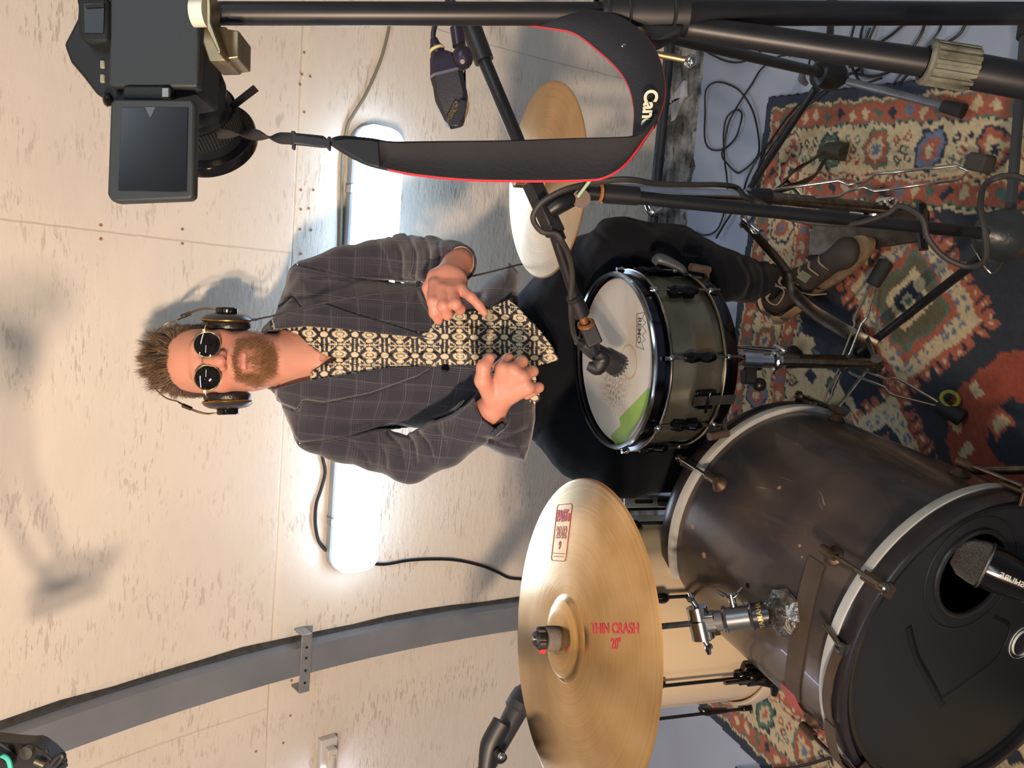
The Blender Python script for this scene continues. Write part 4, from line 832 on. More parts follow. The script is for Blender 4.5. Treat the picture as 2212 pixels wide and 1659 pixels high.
b=MB(); b.cyl(lga,D(2010,137,.71),.0105,.0125,seg=24); b.cyl(D(2010,137,.71),lgb,.0155,seg=24); b.build('stand_leg',bst,t)
lax=U(lgb-lga); b=MB(); c0=D(2004,134,.71); b.cyl(c0,D(2100,150,.707),.0175,seg=24)
Rl=frame(lax)
for i in range(16):
    a=2*math.pi*i/16; dr=Rl@np.array([math.cos(a),math.sin(a),0]); b.box((c0+D(2100,150,.707))/2+dr*.0175,(.004,.003,np.linalg.norm(D(2100,150,.707)-c0)),frame(lax,dr))
b.torus(c0,lax,.0165,.0035,28,8); b.build('ribbed_collar',M('dusty_ribbed_plastic','6b6a58',.7,noise=(60,.35),bump=(150,.6)),t)
plate=M('pale_nylon','c9cab8',.45,noise=(60,.8))
b=MB(); b.cyl(D(417,28,.622),D(446,28,.622),.0105,seg=24); b.build('nylon_washer',plate,t)
slab([(444,-20),(446,62),(472,116),(478,108),(456,50),(455,-20)],.612,.02,'bracket_plate',brass,t,.001)
slab([(440,60),(438,90),(452,132),(490,131),(497,126),(515,124),(516,66),(490,62),(488,57),(456,56)],.630,.03,'bracket_block',M('bronze_block','8f7f62',.4,.9,noise=(50,.6)),t,.002)
b=MB(); b.ball(D(514,93,.645),(.0045,)*3,12); b.build('bolt',blkp,t)
# ---------------------------------------------------------------- tripod microphone stand at right, condenser microphone
t=thing('microphone_stand','black tripod microphone stand at the right end of the rug, cables lying around its hub','stand',FL(1785,165,0))
hb=FL(1785,160,.14); hx=U(D(1450,82,1.35)-hb)
b=MB(); b.cyl(hb+hx*.03,D(1450,82,1.38),.0105,seg=20); b.cyl(D(1450,82,1.38),D(1160,10,1.12)*0+D(1300,30,1.25),.0105,seg=20); b.build('pole',bst,t)
b=MB(); b.lathe([(0,-.05),(.016,-.05),(.030,-.03),(.034,.0),(.030,.022),(.014,.034),(0,.034)],hb,(0,0,1),16); b.build('hub',blk,t,ang=25)
b=MB(); b.tube([FL(1738,148,.14),FL(1732,170,.12),FL(1742,182,.10)],[.006,.009,.006],10,sm=4); b.build('hub_knob',M('grey_knob','55565a',.4),t)
for (p,q,nm,mt) in (((1832,176,.10),(2052,233,.028),'leg',M('grey_painted_leg','6a7078',.35,.3,noise=(30,.6))),((1762,190,.11),(1608,425,.028),'leg',bst),((1790,130,.12),(1796,20,.03),'leg',bst)):
    b=MB(); b.cyl(FL(*p),FL(*q),.0085,seg=18); b.build(nm,mt,t)
    dd=U(FL(*q)-FL(*p)); b=MB(); b.cyl(FL(*q)-dd*.015,FL(*q)+dd*.030,.0125,.0145,seg=16); b.build('rubber_foot',rub,t)
# condenser microphone
t=thing('condenser_microphone','black side-address microphone with silver grille band hanging near the top right','microphone',D(975,190,1.05))
cd=1.05; mpx=M('purple_black_paint','2b2433',.35,.3)
c1=D(955,130,cd);c2=D(963,160,cd); c3=D(984,245,cd); max_=U(c3-c1); Rm=frame(max_,CF)
def oct_ring(p,w_,d_,sk=0): 
    ww,dd_=w_/2,d_/2; ch=.35*min(ww,dd_); return [p+Rm@np.array([x,y,0]) for x,y in ((dd_,ww-ch),(dd_-ch,ww),(-dd_+ch,ww),(-dd_,ww-ch),(-dd_,-ww+ch),(-dd_+ch,-ww),(dd_-ch,-ww),(dd_,-ww+ch))]
L_=lambda px,py: D(px,py,cd)
b=MB(); b.rings([oct_ring(L_(950,118),.022,.022),oct_ring(L_(957,128),.034,.030),oct_ring(L_(964,160),.042,.034),oct_ring(L_(966,166),.042,.034)]); b.build('body',mpx,t,ang=30)
b=MB(); b.rings([oct_ring(L_(965.5,163),.045,.037),oct_ring(L_(967,169),.045,.037)]); b.build('silver_band',M('satin_silver','9a96a0',.3,.9),t,ang=30)
b=MB(); b.rings([oct_ring(L_(967,168),.042,.035),oct_ring(L_(976,215),.044,.033),oct_ring(L_(983,262),.026,.024),oct_ring(L_(986,272),.018,.018)]); b.build('grille_frame',M('matt_black_grille','1c1b20',.45,bump=(900,.8,.001)),t,ang=30)
def slat(pts,nm,mt): b=MB(); b.sheet(pts,.0015); return b.build(nm,mt,t)
slab([(984,216),(966,250),(962,262),(968,268),(988,238),(994,222)],cd-.0215,.003,'mesh_window',M('gold_mesh','6f6350',.4,.6,noise=(500,.25,.1),bump=(900,1,.002)),t,.0003)
slab([(994,214),(988,238),(968,268),(978,272),(990,272),(1004,244),(1006,218)],cd-.024,.003,'front_bar',M('blue_black_bar','26262e',.35),t,.0008)
slab([(1004,150),(1002,168),(1008,200),(1014,225),(1010,245),(998,268),(992,271),(1003,246),(1005,218)],cd+.003,.004,'rear_grille',M('pale_grille','a09076',.4,.5),t,.0006)
b=MB(); b.cyl(D(949,122,cd),D(941,100,cd),.0105,.0085,seg=20); b.cyl(D(941,100,cd),D(937,84,cd),.0075,.005,seg=20); pl=b.build('connector',mpx,t)
b=MB(); b.torus(D(943,108,cd),U(D(943,108,cd)-D(949,122,cd)),.0095,.0022,24,8); b.build('yellow_ring',M('yellowish_tape','b5ad7e',.6),pl)
b=MB(); b.tube([D(967,148,cd),D(985,140,cd-.005),D(998,128,cd-.008),D(1000,110,cd-.008)],[.010,.011,.012,.010],14,sm=5); b.ball(D(999,125,cd-.012),(.016,.016,.014),16); b.cyl(D(992,100,cd),D(986,60,cd),.009,seg=18); b.cyl(D(986,60,cd),D(976,5,cd),.006,seg=18); b.build('swivel_mount',mpx,t)
b=MB(); b.cyl(D(999,133,cd-.024),D(999,133,cd-.03),.003,seg=12); b.build('pivot_screw',chrome,t)
cable('microphone_cable',[D(937,86,cd),D(936,72,cd),D(942,50,cd),D(960,20,cd),D(975,-20,cd)],.0034,cabm,'short black cable leaving the top of the hanging microphone')
# ---------------------------------------------------------------- snare microphone, its boom stand
t=thing('boom_stand','black boom microphone stand reaching over the hi-hat to the snare drum','stand',FL(2160,508,0))
H=FL(2160,508,.13); T=FY(1290,418,H[1]+.12); HX=U(T-H)
b=MB(); b.cyl(H,T+HX*.02,.0105,seg=22); b.build('pole',bst,t)
b=MB(); b.cyl(FY(1302,418,T[1]),FY(1378,424,T[1]-.01),.0155,.0145,seg=22); b.build('height_collar',blkp,t)
b=MB(); b.torus(FY(1297,417,T[1]),HX,.0125,.003,20,6); b.build('orange_wire',M('orange_wire','96602c',.6,bump=(300,1)),t)
b=MB(); b.lathe([(0,-.045),(.020,-.045),(.040,-.03),(.048,-.005),(.040,.02),(.016,.042),(0,.042)],H,(0,0,1),18); b.build('hub',M('dark_grey_hub','2c3233',.35,noise=(30,.6),bump=(100,.4)),t,ang=30)
for q in ((1845,770,.03),(2215,60,.03)):
    E_=FL(*q); d_=U(E_-H); b=MB(); b.cyl(H+d_*.02-np.array([0,0,.02]),E_,.0088,seg=18); b.build('leg',bst if q[0]<2000 else M('ribbed_grey_leg','3b3f43',.35,.3),t)
    b=MB(); b.cyl(E_-d_*.02,E_+d_*.02,.013,seg=16); b.build('rubber_foot',rub,t)
b=MB(); b.tube([FL(2110,540,.10),FL(2100,530,.12),FL(2140,590,.10),FL(2170,560,.08)],.0016,6,sm=4); b.build('wire_loop',M('dull_wire','8a8876',.3,.9),t)
z_=T[1]; bd0=D(1180,445,1.22)
BA=D(1000,35,1.22); BB=D(1210,520,1.22); BC=D(1262,690,1.30)
bx_=U(BB-BA)
b=MB(); b.cyl(D(1010,40,1.22),D(1046,132,1.22),.0165,.0155,seg=24); b.build('boom_grip',blkp,t)
b=MB(); b.cyl(D(1044,126,1.22),BB,.0105,seg=22); b.build('boom_arm',bst,t)
b=MB(); b.cyl(D(1149,395,1.215),D(1200,505,1.215),.0175,seg=6); b.box(D(1190,492,1.197),(.010,.009,.004)); b.build('boom_clamp',blkp,t,bev=.002)
b=MB(); b.tube([D(1185,455,1.20),D(1215,435,1.20),D(1250,420,1.22),D(1275,417,T@CF-CC@CF if False else 1.26)],[.014,.016,.014,.011],14,sm=5); b.cyl(D(1262,418,1.25),T,.011); b.build('swivel_joint',blk,t)
b=MB(); b.lathe([(0,-.006),(.014,-.006),(.014,.006),(0,.006)],D(1255,428,1.20),U(-CF+EY*.4),20); b.build('clutch_disc',M('brown_rusty_disc','5e5046',.65,.3),t)
b=MB(); b.cyl(D(1276,388,1.17),D(1248,425,1.185),.0026,seg=10); b.build('clutch_handle',M('pale_green_nylon','9db08e',.5),t)
b=MB(); b.cyl(D(1196,500,1.22),D(1243,645,1.285),.0088,seg=20); b.build('boom_extension',bst,t)
b=MB(); b.cyl(D(1243,648,1.285),D(1256,680,1.30),.0135,.0145,seg=14); b.cyl(D(1237,640,1.28),D(1244,652,1.287),.0125,seg=14); b.build('end_collar',blkp,t)
b=MB(); b.cyl(D(1256,678,1.30),D(1264,700,1.31),.0068,seg=14); b.torus(D(1266,700,1.31),U(BC-BB),.0115,.004,20,6); b.build('orange_adapter',M('orange_brass_adapter','8a5a35',.5,.5,bump=(200,.8)),t)
t=thing('microphone_clip','black microphone clip screwed to the end of the snare boom','clip',D(1275,725,1.33))
b=MB(); b.rbox(D(1276,722,1.322),(.040,.026,.022),.004,frame(-CF,U(D(1282,740,1.33)-D(1270,704,1.31)))); b.cyl(D(1280,735,1.33),D(1290,762,1.36),.007,seg=14); b.ball(D(1280,738,1.325),(.009,)*3,12); b.build('clip_body',blkp,t,bev=.002)
b=MB(); b.tube([D(1292,760,1.36),D(1300,775,1.365),D(1290,795,1.37),D(1270,790,1.37)],[.008,.016,.014,.008],14,sm=5,flat=(1,.8)); b.build('clip_cradle',blkp,t)
t=thing('snare_microphone','small dark microphone aimed at the centre of the snare head','microphone',D(1300,775,1.37))
MA=D(1258,742,1.365); MBp=D(1336,790,1.42); ma=U(MBp-MA); ml=np.linalg.norm(MBp-MA)
b=MB(); b.lathe([(0,0),(.009,0),(.0135,ml*.12),(.0155,ml*.3),(.0165,ml*.55),(.020,ml*.62),(.0215,ml*.9),(.021,ml*.93),(0,ml*.93)],MA,ma,28); b.build('body',M('dark_grey_microphone','2c2d30',.4,.2),t)
b=MB(); b.lathe([(0,0),(.0205,0),(.0205,ml*.07),(.017,ml*.13),(0,ml*.13)],MA+ma*ml*.90,ma,28)
Rq=frame(ma)
for i in range(18):
    a=2*math.pi*i/18; dr=Rq@np.array([math.cos(a),math.sin(a),0]); b.box(MA+ma*ml*.97+dr*.0205,(.003,.0025,.010),frame(ma,dr))
b.build('grille',M('grey_grille','6a6a66',.4,.6),t)
b=MB(); b.cyl(D(1246,736,1.36),MA+ma*.004,.0075,.009,seg=16); b.build('connector',blkp,t)
cable('snare_microphone_cable',[D(1246,738,1.358),D(1238,715,1.345),D(1234,680,1.30),D(1234,640,1.275),D(1236,590,1.25),D(1228,550,1.225),D(1213,520,1.20),D(1200,505,1.195),D(1170,500,1.19),D(1152,475,1.19),D(1158,452,1.185),D(1180,430,1.18),D(1225,408,1.18),D(1275,397,1.19),D(1330,388,1.19),D(1372,389,1.20),D(1420,397,1.25),D(1500,399,1.3),D(1550,399,1.33),D(1590,405,1.36),D(1610,425,1.36),D(1640,436,1.37),D(1700,470,1.36),D(1780,483,1.34),D(1850,482,1.30),D(1915,462,1.26),D(1945,445,1.24),D(1990,470,1.22),D(2005,515,1.22),D(2040,555,1.22),D(2090,576,1.21),D(2128,560,1.18),D(2128,500,1.16),D(2118,450,1.17),D(2125,405,1.19),D(2150,385,1.19),D(2190,380,1.17),D(2230,395,1.15)],.0046,M('grey_black_cable','2b2926',.6),'thick black cable wound along the boom stand down from the snare microphone')
# ---------------------------------------------------------------- tom microphone low left, and the clamp at the top left corner
t=thing('vocal_microphone','black handheld-style microphone in a clip entering behind the big cymbal from the left edge','microphone',D(1100,1540,1.35))
qa=D(1140,1488,1.5); qb=D(1068,1625,1.45); qx=U(qb-qa)
b=MB(); b.lathe([(0,-.028),(.014,-.024),(.023,-.010),(.0245,.004),(.0245,.012),(0,.012)],qa+qx*.02,qx,32); b.build('grille',M('dark_grille','26272a',.5,.5,bump=(900,1,.002)),t)
b=MB(); b.lathe([(0,.010),(.025,.010),(.025,.022),(.021,.026),(.016,.12),(.013,.16),(0,.16)],qa+qx*.02,qx,32); b.build('body',M('charcoal_microphone','2a2b2e',.45),t)
b=MB(); b.tube([D(1085,1560,1.44),D(1060,1610,1.43),D(1050,1665,1.42)],[.019,.020,.015],14,sm=4,flat=(1,.8)); b.cyl(D(1075,1625,1.415),D(1085,1640,1.40),.010,seg=16); b.build('clip',blkp,t)
b=MB(); b.ball(D(1083,1634,1.395),(.007,)*3,16); b.build('clip_screw',chrome,t)
t=thing('clamp_head','black metal clamp head with a turquoise wire poking into the top left corner','clamp',D(60,1640,1.1))
slab([(-30,1600),(20,1606),(52,1608),(66,1607),(78,1612),(100,1628),(116,1645),(122,1668),(-30,1690)],1.1,.03,'clamp_plate',M('worn_black_iron','1f1d1c',.5,.4,noise=(30,2.2)),t,.002)
b=MB(); b.lathe([(0,0),(.009,0),(.009,-.008),(0,-.009)],D(63,1622,1.1),CF,18); b.build('bolt',M('dull_bolt','4a463c',.5,.6),t)
b=MB(); b.cyl(D(76,1645,1.09),D(96,1654,1.09),.004,seg=12); b.build('screw_bar',brass,t)
b=MB(); b.tube([D(112,1650,1.09),D(124,1636,1.09),D(132,1630,1.09),D(136,1634,1.09),D(128,1646,1.09),D(118,1655,1.09)],.0045,10,sm=4); b.tube([D(128,1662,1.09),D(142,1651,1.09)],.004,8); b.tube([D(92,1621,1.1),D(100,1620,1.1),D(102,1626,1.1)],.003,8); b.build('hook',blkp,t)
b=MB(); b.tube([D(-10,1632,1.07),D(5,1632,1.07),D(18,1642,1.07),D(24,1665,1.07)],.0032,8,sm=5); b.build('turquoise_wire',M('turquoise_wire','3fb5a4',.5),t)
m_c=np.array([-.36,.90,1.668]); b=MB(); b.tube([D(40,1650,1.12),(D(40,1650,1.12)+m_c)/2+np.array([0,0,.03]),m_c],.008,12,sm=6); b.build('mount_arm',blkp,t)  # arm out of view, carrying the added overhead microphone
b=MB(); b.lathe([(0,-.075),(.022,-.070),(.026,-.05),(.026,.05),(.024,.075),(0,.08)],m_c,U([.3,.9,-.1]),28); b.torus(m_c,U([.3,.9,-.1]),.042,.006,32,8); b.build('unseen_overhead_mic',blkp,t)  # unseen microphone added above the view to cast a soft shadow on the wall
# ---------------------------------------------------------------- bass drum microphone
t=thing('bass_drum_microphone','black dynamic microphone poking into the hole of the bass drum front head','microphone',K(.56,90,.13))
ga=P3((.150,.052),fs-.012); gb=ga+ (kri*(-.03)+ka*.150+kup*(-.11)); gx=U(gb-ga)
b=MB(); b.lathe([(0,-.018),(.018,-.014),(.030,0),(.034,.018),(.034,.028),(0,.028)],ga,gx,40); b.build('grille',M('silver_mesh','8f8d86',.35,.8,bump=(1200,1.,.004),noise=(700,.3,.12)),t)
b=MB(); b.torus(ga+gx*.028,gx,.0345,.0022,40,8); b.build('grille_ring',M('silver_ring','b5b2a8',.3,1),t)
b=MB(); b.lathe([(0,.028),(.034,.028),(.033,.05),(.027,.085),(.024,.12),(.022,.17),(0,.17)],ga,gx,40); b.build('body',blkg,t)
Rg=frame(gx,-CF); f=lambda u,v,h: ga+gx*(.062+u)+ (.0318-u*.10+.0006+h)*(Rg[:,0]*math.cos(v/.032+.15)+Rg[:,1]*math.sin(v/.032+.15))
letters('SHURE',.0105,lambda u,v,h:f(-u,-v,h),'lettering',M('pale_print','a9a89e',.5),t,bold=.0003)
b=MB(); b.ball(ga+gx*.108+Rg[:,0]*.027,(.006,)*3,14); b.build('switch_screw',M('pale_brass_screw','a9a48a',.3,.8),t)
b=MB(); b.cyl(ga+gx*.10+kri*.03,ga+gx*.10+kri*.10-kup*.02,.010); b.build('mount_arm',blkp,t)
# ---------------------------------------------------------------- cables on the floor
floorc=[('headphone extension cable in a big loop on the grey floor',[(1750,103),(1740,99),(1722,104),(1700,118),(1680,125),(1650,150),(1625,180),(1600,222),(1580,265),(1565,310),(1562,335),(1572,350),(1590,372),(1605,370),(1632,350),(1640,320),(1632,250),(1610,205),(1580,185),(1550,178),(1530,195),(1523,240),(1525,300),(1540,323),(1562,322),(1590,300),(1604,270),(1602,245),(1592,238),(1575,255),(1563,290),(1568,350),(1575,385),(1570,430),(1560,480),(1548,502),(1520,508),(1500,500)],.0026),
 ('thin black cable lying between the stand hub and the pedal, crossing the rug corner',[(1750,100),(1760,104),(1757,125),(1748,140),(1762,150),(1800,158),(1790,190),(1760,220),(1720,250),(1690,285),(1660,330),(1640,370),(1625,392),(1640,420)],.0026),
 ('dark cable running from the stand hub across the rug toward the pedal leg',[(1880,60),(1860,110),(1820,150),(1790,180),(1740,215),(1700,262),(1668,300),(1640,340),(1620,385),(1600,430),(1570,480),(1552,515)],.0032),
 ('black cable rising to the right edge beside the tripod hub',[(1848,45),(1840,90),(1838,120),(1850,165),(1870,180),(1910,170)],.003),
 ('grey cable among the bundle at the right edge',[(1868,45),(1862,80),(1866,130),(1862,165)],.003),
 ('black cable from the bundle curving under the tripod leg',[(1895,45),(1885,75),(1868,120),(1835,145)],.003),
 ('black cable crossing the bundle toward the ribbed collar',[(1960,45),(1930,75),(1900,100),(1880,130),(1840,160),(1810,165)],.0034),
 ('second long black cable in the bundle by the right edge',[(2000,45),(1990,80),(1965,120),(1930,150),(1890,165),(1850,160)],.0032),
 ('thin brown-grey cable by the collar at the right edge',[(2035,45),(2030,70),(2010,100),(1985,125),(1950,160),(1935,185)],.0026),
 ('black cable beside the ribbed collar farthest from the wall',[(2090,45),(2075,75),(2050,95),(2020,110),(1990,140),(1960,170),(1940,190)],.0032),
 ('thin grey cable leading from the front pole to the tripod hub',[(1468,76),(1500,95),(1540,118),(1570,132),(1600,135),(1625,128),(1650,108),(1690,100),(1720,103),(1745,118),(1775,140),(1800,150)],.003),
 ('black cable on the floor below the big cymbal at the left edge',[(1590,1658),(1600,1662),(1640,1665)],.003),
 ('black cable curving out from under the bass drum on the rug',[(1600,1665),(1700,1659),(1750,1650),(1800,1635),(1822,1628)],.0036)]
for lab,pts,r in floorc:
    P=[FL(x,y,.017 if 'rug' in lab or 'tripod' in lab else .006) for x,y in pts]
    for i in range(len(P)): P[i][2]+=.004*((i*7)%3)
    cable('floor_cable',P,r,cabm,lab,group='loose cables on the floor')
b=MB(); b.cyl(FL(1705,122,.02),FL(1738,101,.02),.0035,seg=12); b.cyl(FL(1738,101,.02),FL(1748,99,.02),.0025,seg=10); tag(b.build('cable_plug',M('nickel_plug','a9a38e',.3,1)),'metal jack plug lying in the cable loop near the tripod hub','plug')
tag((lambda b:(b.tube([FL(1700,215,.01),FL(1690,235,.01)],.01),b.build('tape_roll',blkp))[1])(MB()),'small black lump of tape under the rug corner leg','tape') if False else None
# ================================================================ the drummer: smooth solids on a grid, skinned to meshes
class Vol:
    def __init__(s,lo,hi,h):
        s.h=h; s.lo=np.array(lo,float); s.n=(np.ceil((np.array(hi)-s.lo)/h)).astype(int)+1; s.F=np.full(s.n,.05,np.float32)
    def sub(s,lo,hi):
        a=np.clip(np.floor((np.asarray(lo)-s.lo)/s.h).astype(int),0,s.n-1); b=np.clip(np.ceil((np.asarray(hi)-s.lo)/s.h).astype(int)+1,1,s.n)
        if np.any(b<=a): return None,None
        sl=tuple(slice(i,j) for i,j in zip(a,b)); ax=[(s.lo[i]+s.h*np.arange(a[i],b[i])).astype(np.float32) for i in range(3)]
        P=np.stack(np.meshgrid(*ax,indexing='ij'),-1); return sl,P
    def put(s,f,lo,hi,k=.01,mode='u'):
        sl,P=s.sub(lo,hi)
        if sl is None: return
        a0=s.F[sl]; msk=None
        if mode!='u':            # only where the solid is, or near its skin
            msk=(a0<.012) if mode!='a' else (np.abs(a0)<.014)
            if not msk.any(): return
            a=a0[msk]; P=P[msk]
        else: a=a0
        b=f(P).astype(np.float32)
        if mode=='u': h=np.clip(.5+.5*(a-b)/k,0,1); r=a*(1-h)+b*h-k*h*(1-h)
        elif mode=='s': b=-b; h=np.clip(.5-.5*(a-b)/k,0,1); r=a*(1-h)+b*h+k*h*(1-h)
        elif mode=='i': h=np.clip(.5-.5*(a-b)/k,0,1); r=a*(1-h)+b*h+k*h*(1-h)
        elif mode=='a': r=a+b
        if msk is not None: a0=a0.copy(); a0[msk]=r; r=a0
        s.F[sl]=r
    def ell(s,c,r,k=.01,mode='u',R=None):
        c=np.asarray(c,np.float32); r=np.asarray(r,np.float32)
        def f(P):
            q=P-c
            if R is not None: q=q@R.astype(np.float32)
            k0=np.linalg.norm(q/r,axis=-1); k1=np.linalg.norm(q/(r*r),axis=-1)+1e-6; return k0*(k0-1)/k1
        m=max(r)+.02+k; s.put(f,c-m,c+m,k,mode)
    def cap(s,a,b,ra,rb,k=.01,mode='u',fl=None):
        a=np.asarray(a,np.float32);b=np.asarray(b,np.float32); d=b-a; L=float(d@d)+1e-9
        def f(P):
            q=P-a; t=np.clip((q@d)/L,0,1); w_=q-t[...,None]*d
            if fl is not None: n_,sc_=fl; n_=np.asarray(n_,np.float32); w_=w_+(w_@n_)[...,None]*n_*(1/sc_-1)
            return np.linalg.norm(w_,axis=-1)-(ra+(rb-ra)*t)
        m=max(ra,rb)+.02+k; s.put(f,np.minimum(a,b)-m,np.maximum(a,b)+m,k,mode)
    def chain(s,pts,rs,k=.01,**kw):
        for i in range(len(pts)-1): s.cap(pts[i],pts[i+1],rs[i],rs[i+1],k,**kw)
    def mesh(s):
        F=s.F; F[0]=F[-1]=.05; F[:,0]=F[:,-1]=.05; F[:,:,0]=F[:,:,-1]=.05; S=(F<0)
        cnt=np.zeros(np.array(F.shape)-1,np.uint8)
        for i in(0,1):
            for j in(0,1):
                for k in(0,1): cnt+=S[i:F.shape[0]-1+i,j:F.shape[1]-1+j,k:F.shape[2]-1+k]
        I=np.argwhere((cnt>0)&(cnt<8)); idx=np.full(cnt.shape,-1,np.int32); idx[tuple(I.T)]=np.arange(len(I))
        acc=np.zeros((len(I),3)); num=np.zeros(len(I))
        C8=[(i,j,k) for i in(0,1) for j in(0,1) for k in(0,1)]; val={c:F[I[:,0]+c[0],I[:,1]+c[1],I[:,2]+c[2]] for c in C8}
        for a in C8:
            for ax in range(3):
                if a[ax]: continue
                b=list(a); b[ax]=1; b=tuple(b); va,vb=val[a],val[b]; m=(va<0)!=(vb<0); t=np.where(m,va/np.where(m,va-vb,1),0)
                p=np.array(a,float)[None]+np.eye(3)[ax][None]*t[:,None]; acc[m]+=p[m]; num+=m
        V=s.lo+(I+acc/num[:,None])*s.h
        Q=[]
        for ax in range(3):
            sh=[slice(0,-1) if q==ax else slice(None) for q in range(3)]; sh2=[slice(1,None) if q==ax else slice(None) for q in range(3)]
            m=S[tuple(sh)]!=S[tuple(sh2)]; E=np.argwhere(m); u,v=[q for q in range(3) if q!=ax]
            ok=(E[:,u]>0)&(E[:,v]>0)&(E[:,u]<F.shape[u]-1)&(E[:,v]<F.shape[v]-1); E=E[ok]
            def g(du,dv): e=E.copy(); e[:,u]-=du; e[:,v]-=dv; return idx[e[:,0],e[:,1],e[:,2]]
            q=np.stack([g(1,1),g(0,1),g(0,0),g(1,0)],1); fl_=S[E[:,0],E[:,1],E[:,2]]
            if ax==1: fl_=~fl_
            q[~fl_]=q[~fl_][:,::-1]; Q.append(q)
        return V,np.concatenate(Q)
def pix(P):
    v=P-CC.astype(P.dtype); d=v@CF.astype(P.dtype); return 1106-(v@CU.astype(P.dtype))/d*PX, 829.5-(v@CR.astype(P.dtype))/d*PX, d
def polysd(poly,x,y):
    # signed distance, negative inside (pixel units)
    poly=np.asarray(poly,np.float32); n=len(poly); best=np.full(x.shape,1e9,np.float32); ins=np.zeros(x.shape,bool)
    for i in range(n):
        a=poly[i]; b=poly[(i+1)%n]; e=b-a; wx=x-a[0]; wy=y-a[1]; t=np.clip((wx*e[0]+wy*e[1])/(e@e+1e-9),0,1); dx=wx-e[0]*t; dy=wy-e[1]*t; best=np.minimum(best,dx*dx+dy*dy)
        c=((a[1]>y)!=(b[1]>y)); xx=(b[0]-a[0])*(y-a[1])/((b[1]-a[1]) if abs(b[1]-a[1])>1e-6 else 1e-6)+a[0]; ins^=(c&(x<xx))
    return np.sqrt(best)*np.where(ins,-1,1)
def linesd(pts,x,y):
    best=np.full(x.shape,1e9,np.float32); pts=np.asarray(pts,np.float32)
    for a,b in zip(pts[:-1],pts[1:]):
        e=b-a; wx=x-a[0]; wy=y-a[1]; t=np.clip((wx*e[0]+wy*e[1])/(e@e+1e-9),0,1); best=np.minimum(best,(wx-e[0]*t)**2+(wy-e[1]*t)**2)
    return np.sqrt(best)
def pillow(poly,dc,h,w_,off=0.,curl=None):
    # rounded cushion with the outline of poly, centred at distance dc(px,py), half thickness h
    def f(P):
        x,y,d=pix(P); s_=-polysd(poly,x,y)*d/PX-off; q=np.clip(1-s_/w_,0,1); ht=h*np.sqrt(np.clip(1-q*q,0,1)); c=dc(x,y)
        inside=np.abs(d-c)-ht; k_=np.clip((ht/h),.25,1)
        return np.where(s_>0,inside*k_*.8,np.sqrt(s_**2+(d-c)**2)).astype(np.float32)
    return f
def vnoise(P,sc_,seed=0):
    r=np.random.default_rng(seed); o=np.zeros(P.shape[:-1],np.float32)
    for i in range(6):
        w_=r.normal(size=3)*sc_; o+=np.sin(P@w_.astype(np.float32)+r.uniform(0,6.28)).astype(np.float32)
    return o/6
def vsm(V,Q,it=1,l=.5):
    n=len(V)
    for _ in range(it):
        acc=np.zeros_like(V); c=np.zeros(n)
        for a,b in ((0,1),(1,2),(2,3),(3,0)):
            for j in range(3): acc[:,j]+=np.bincount(Q[:,a],V[Q[:,b],j],n)+np.bincount(Q[:,b],V[Q[:,a],j],n)
            c+=np.bincount(Q[:,a],minlength=n)+np.bincount(Q[:,b],minlength=n)
        V=V*(1-l)+l*acc/c[:,None]
    return V
def vnorm(V,Q):
    fn=np.cross(V[Q[:,2]]-V[Q[:,0]],V[Q[:,3]]-V[Q[:,1]]); N=np.zeros_like(V)
    for a in range(4):
        for j in range(3): N[:,j]+=np.bincount(Q[:,a],fn[:,j],len(V))
    return N/(np.linalg.norm(N,axis=1,keepdims=True)+1e-12)
# head frame: x right in the photo, y toward the viewer, z up
hd0=D(470,780,1.69); fw=-U(ray(470,780)); zz=U(CU-fw*(CU@fw)); a_=math.radians(7); zh=U(zz*math.cos(a_)-fw*math.sin(a_)); yh=U(fw*math.cos(a_)+zz*math.sin(a_)); xh=np.cross(yh,zh)
HR=np.array([xh,yh,zh]).T.astype(np.float64)
def Hd(x,y,z): return hd0+HR@np.array([x,y,z])
person=thing('person','bearded man in dark checked jacket and patterned shirt, wearing sunglasses, seated at the drums','person',(-.06,1.85,0.))
B=Vol((-.48,1.26,.015),(.30,1.94,1.57),.0027)
def hell(c,r,k=.012,mode='u'): B.ell(Hd(*c),r,k,mode,HR)
def hcap(a,b,ra,rb,k=.008,mode='u'): B.cap(Hd(*a),Hd(*b),ra,rb,k,mode)
hell((0,-.014,.042),(.0745,.096,.088)); hell((0,.020,-.022),(.0655,.070,.092),.02)
hell((0,.022,-.073),(.053,.056,.042),.02); hell((0,.062,-.098),(.026,.022,.018),.018)
for s_ in(1,-1):
    hell((s_*.044,.052,-.014),(.020,.022,.020),.018); hell((s_*.047,.0,-.060),(.014,.035,.030),.02)
hcap((-.032,.080,.030),(.032,.080,.030),.011,.011,.012)
for s_ in (1,-1): hell((s_*.031,.098,.006),(.017,.014,.013),.012,'s'); hell((s_*.031,.074,.005),(.0135,.0135,.0125),.004)
hell((0,.073,-.052),(.034,.024,.030),.015)
hcap((0,.086,.022),(0,.1085,-.016),.0075,.0115,.010); hcap((0,.1085,-.016),(0,.110,-.020),.0115,.0110,.006)
for s_ in(1,-1): hell((s_*.0135,.098,-.022),(.0085,.011,.0075),.006); hell((s_*.0070,.1085,-.0305),(.0038,.006,.0045),.002,'s')
hcap((-.019,.0925,-.0545),(.019,.0925,-.0545),.0035,.0035,.004); hcap((-.010,.0955,-.0525),(.010,.0955,-.0525),.0045,.0045,.004); hcap((-.013,.0940,-.0632),(.013,.0940,-.0632),.0052,.0052,.004)
hcap((-.022,.1025,-.0582),(.022,.1025,-.0582),.0022,.0022,.0015,'s'); hell((0,.094,-.074),(.016,.006,.005),.006,'s')
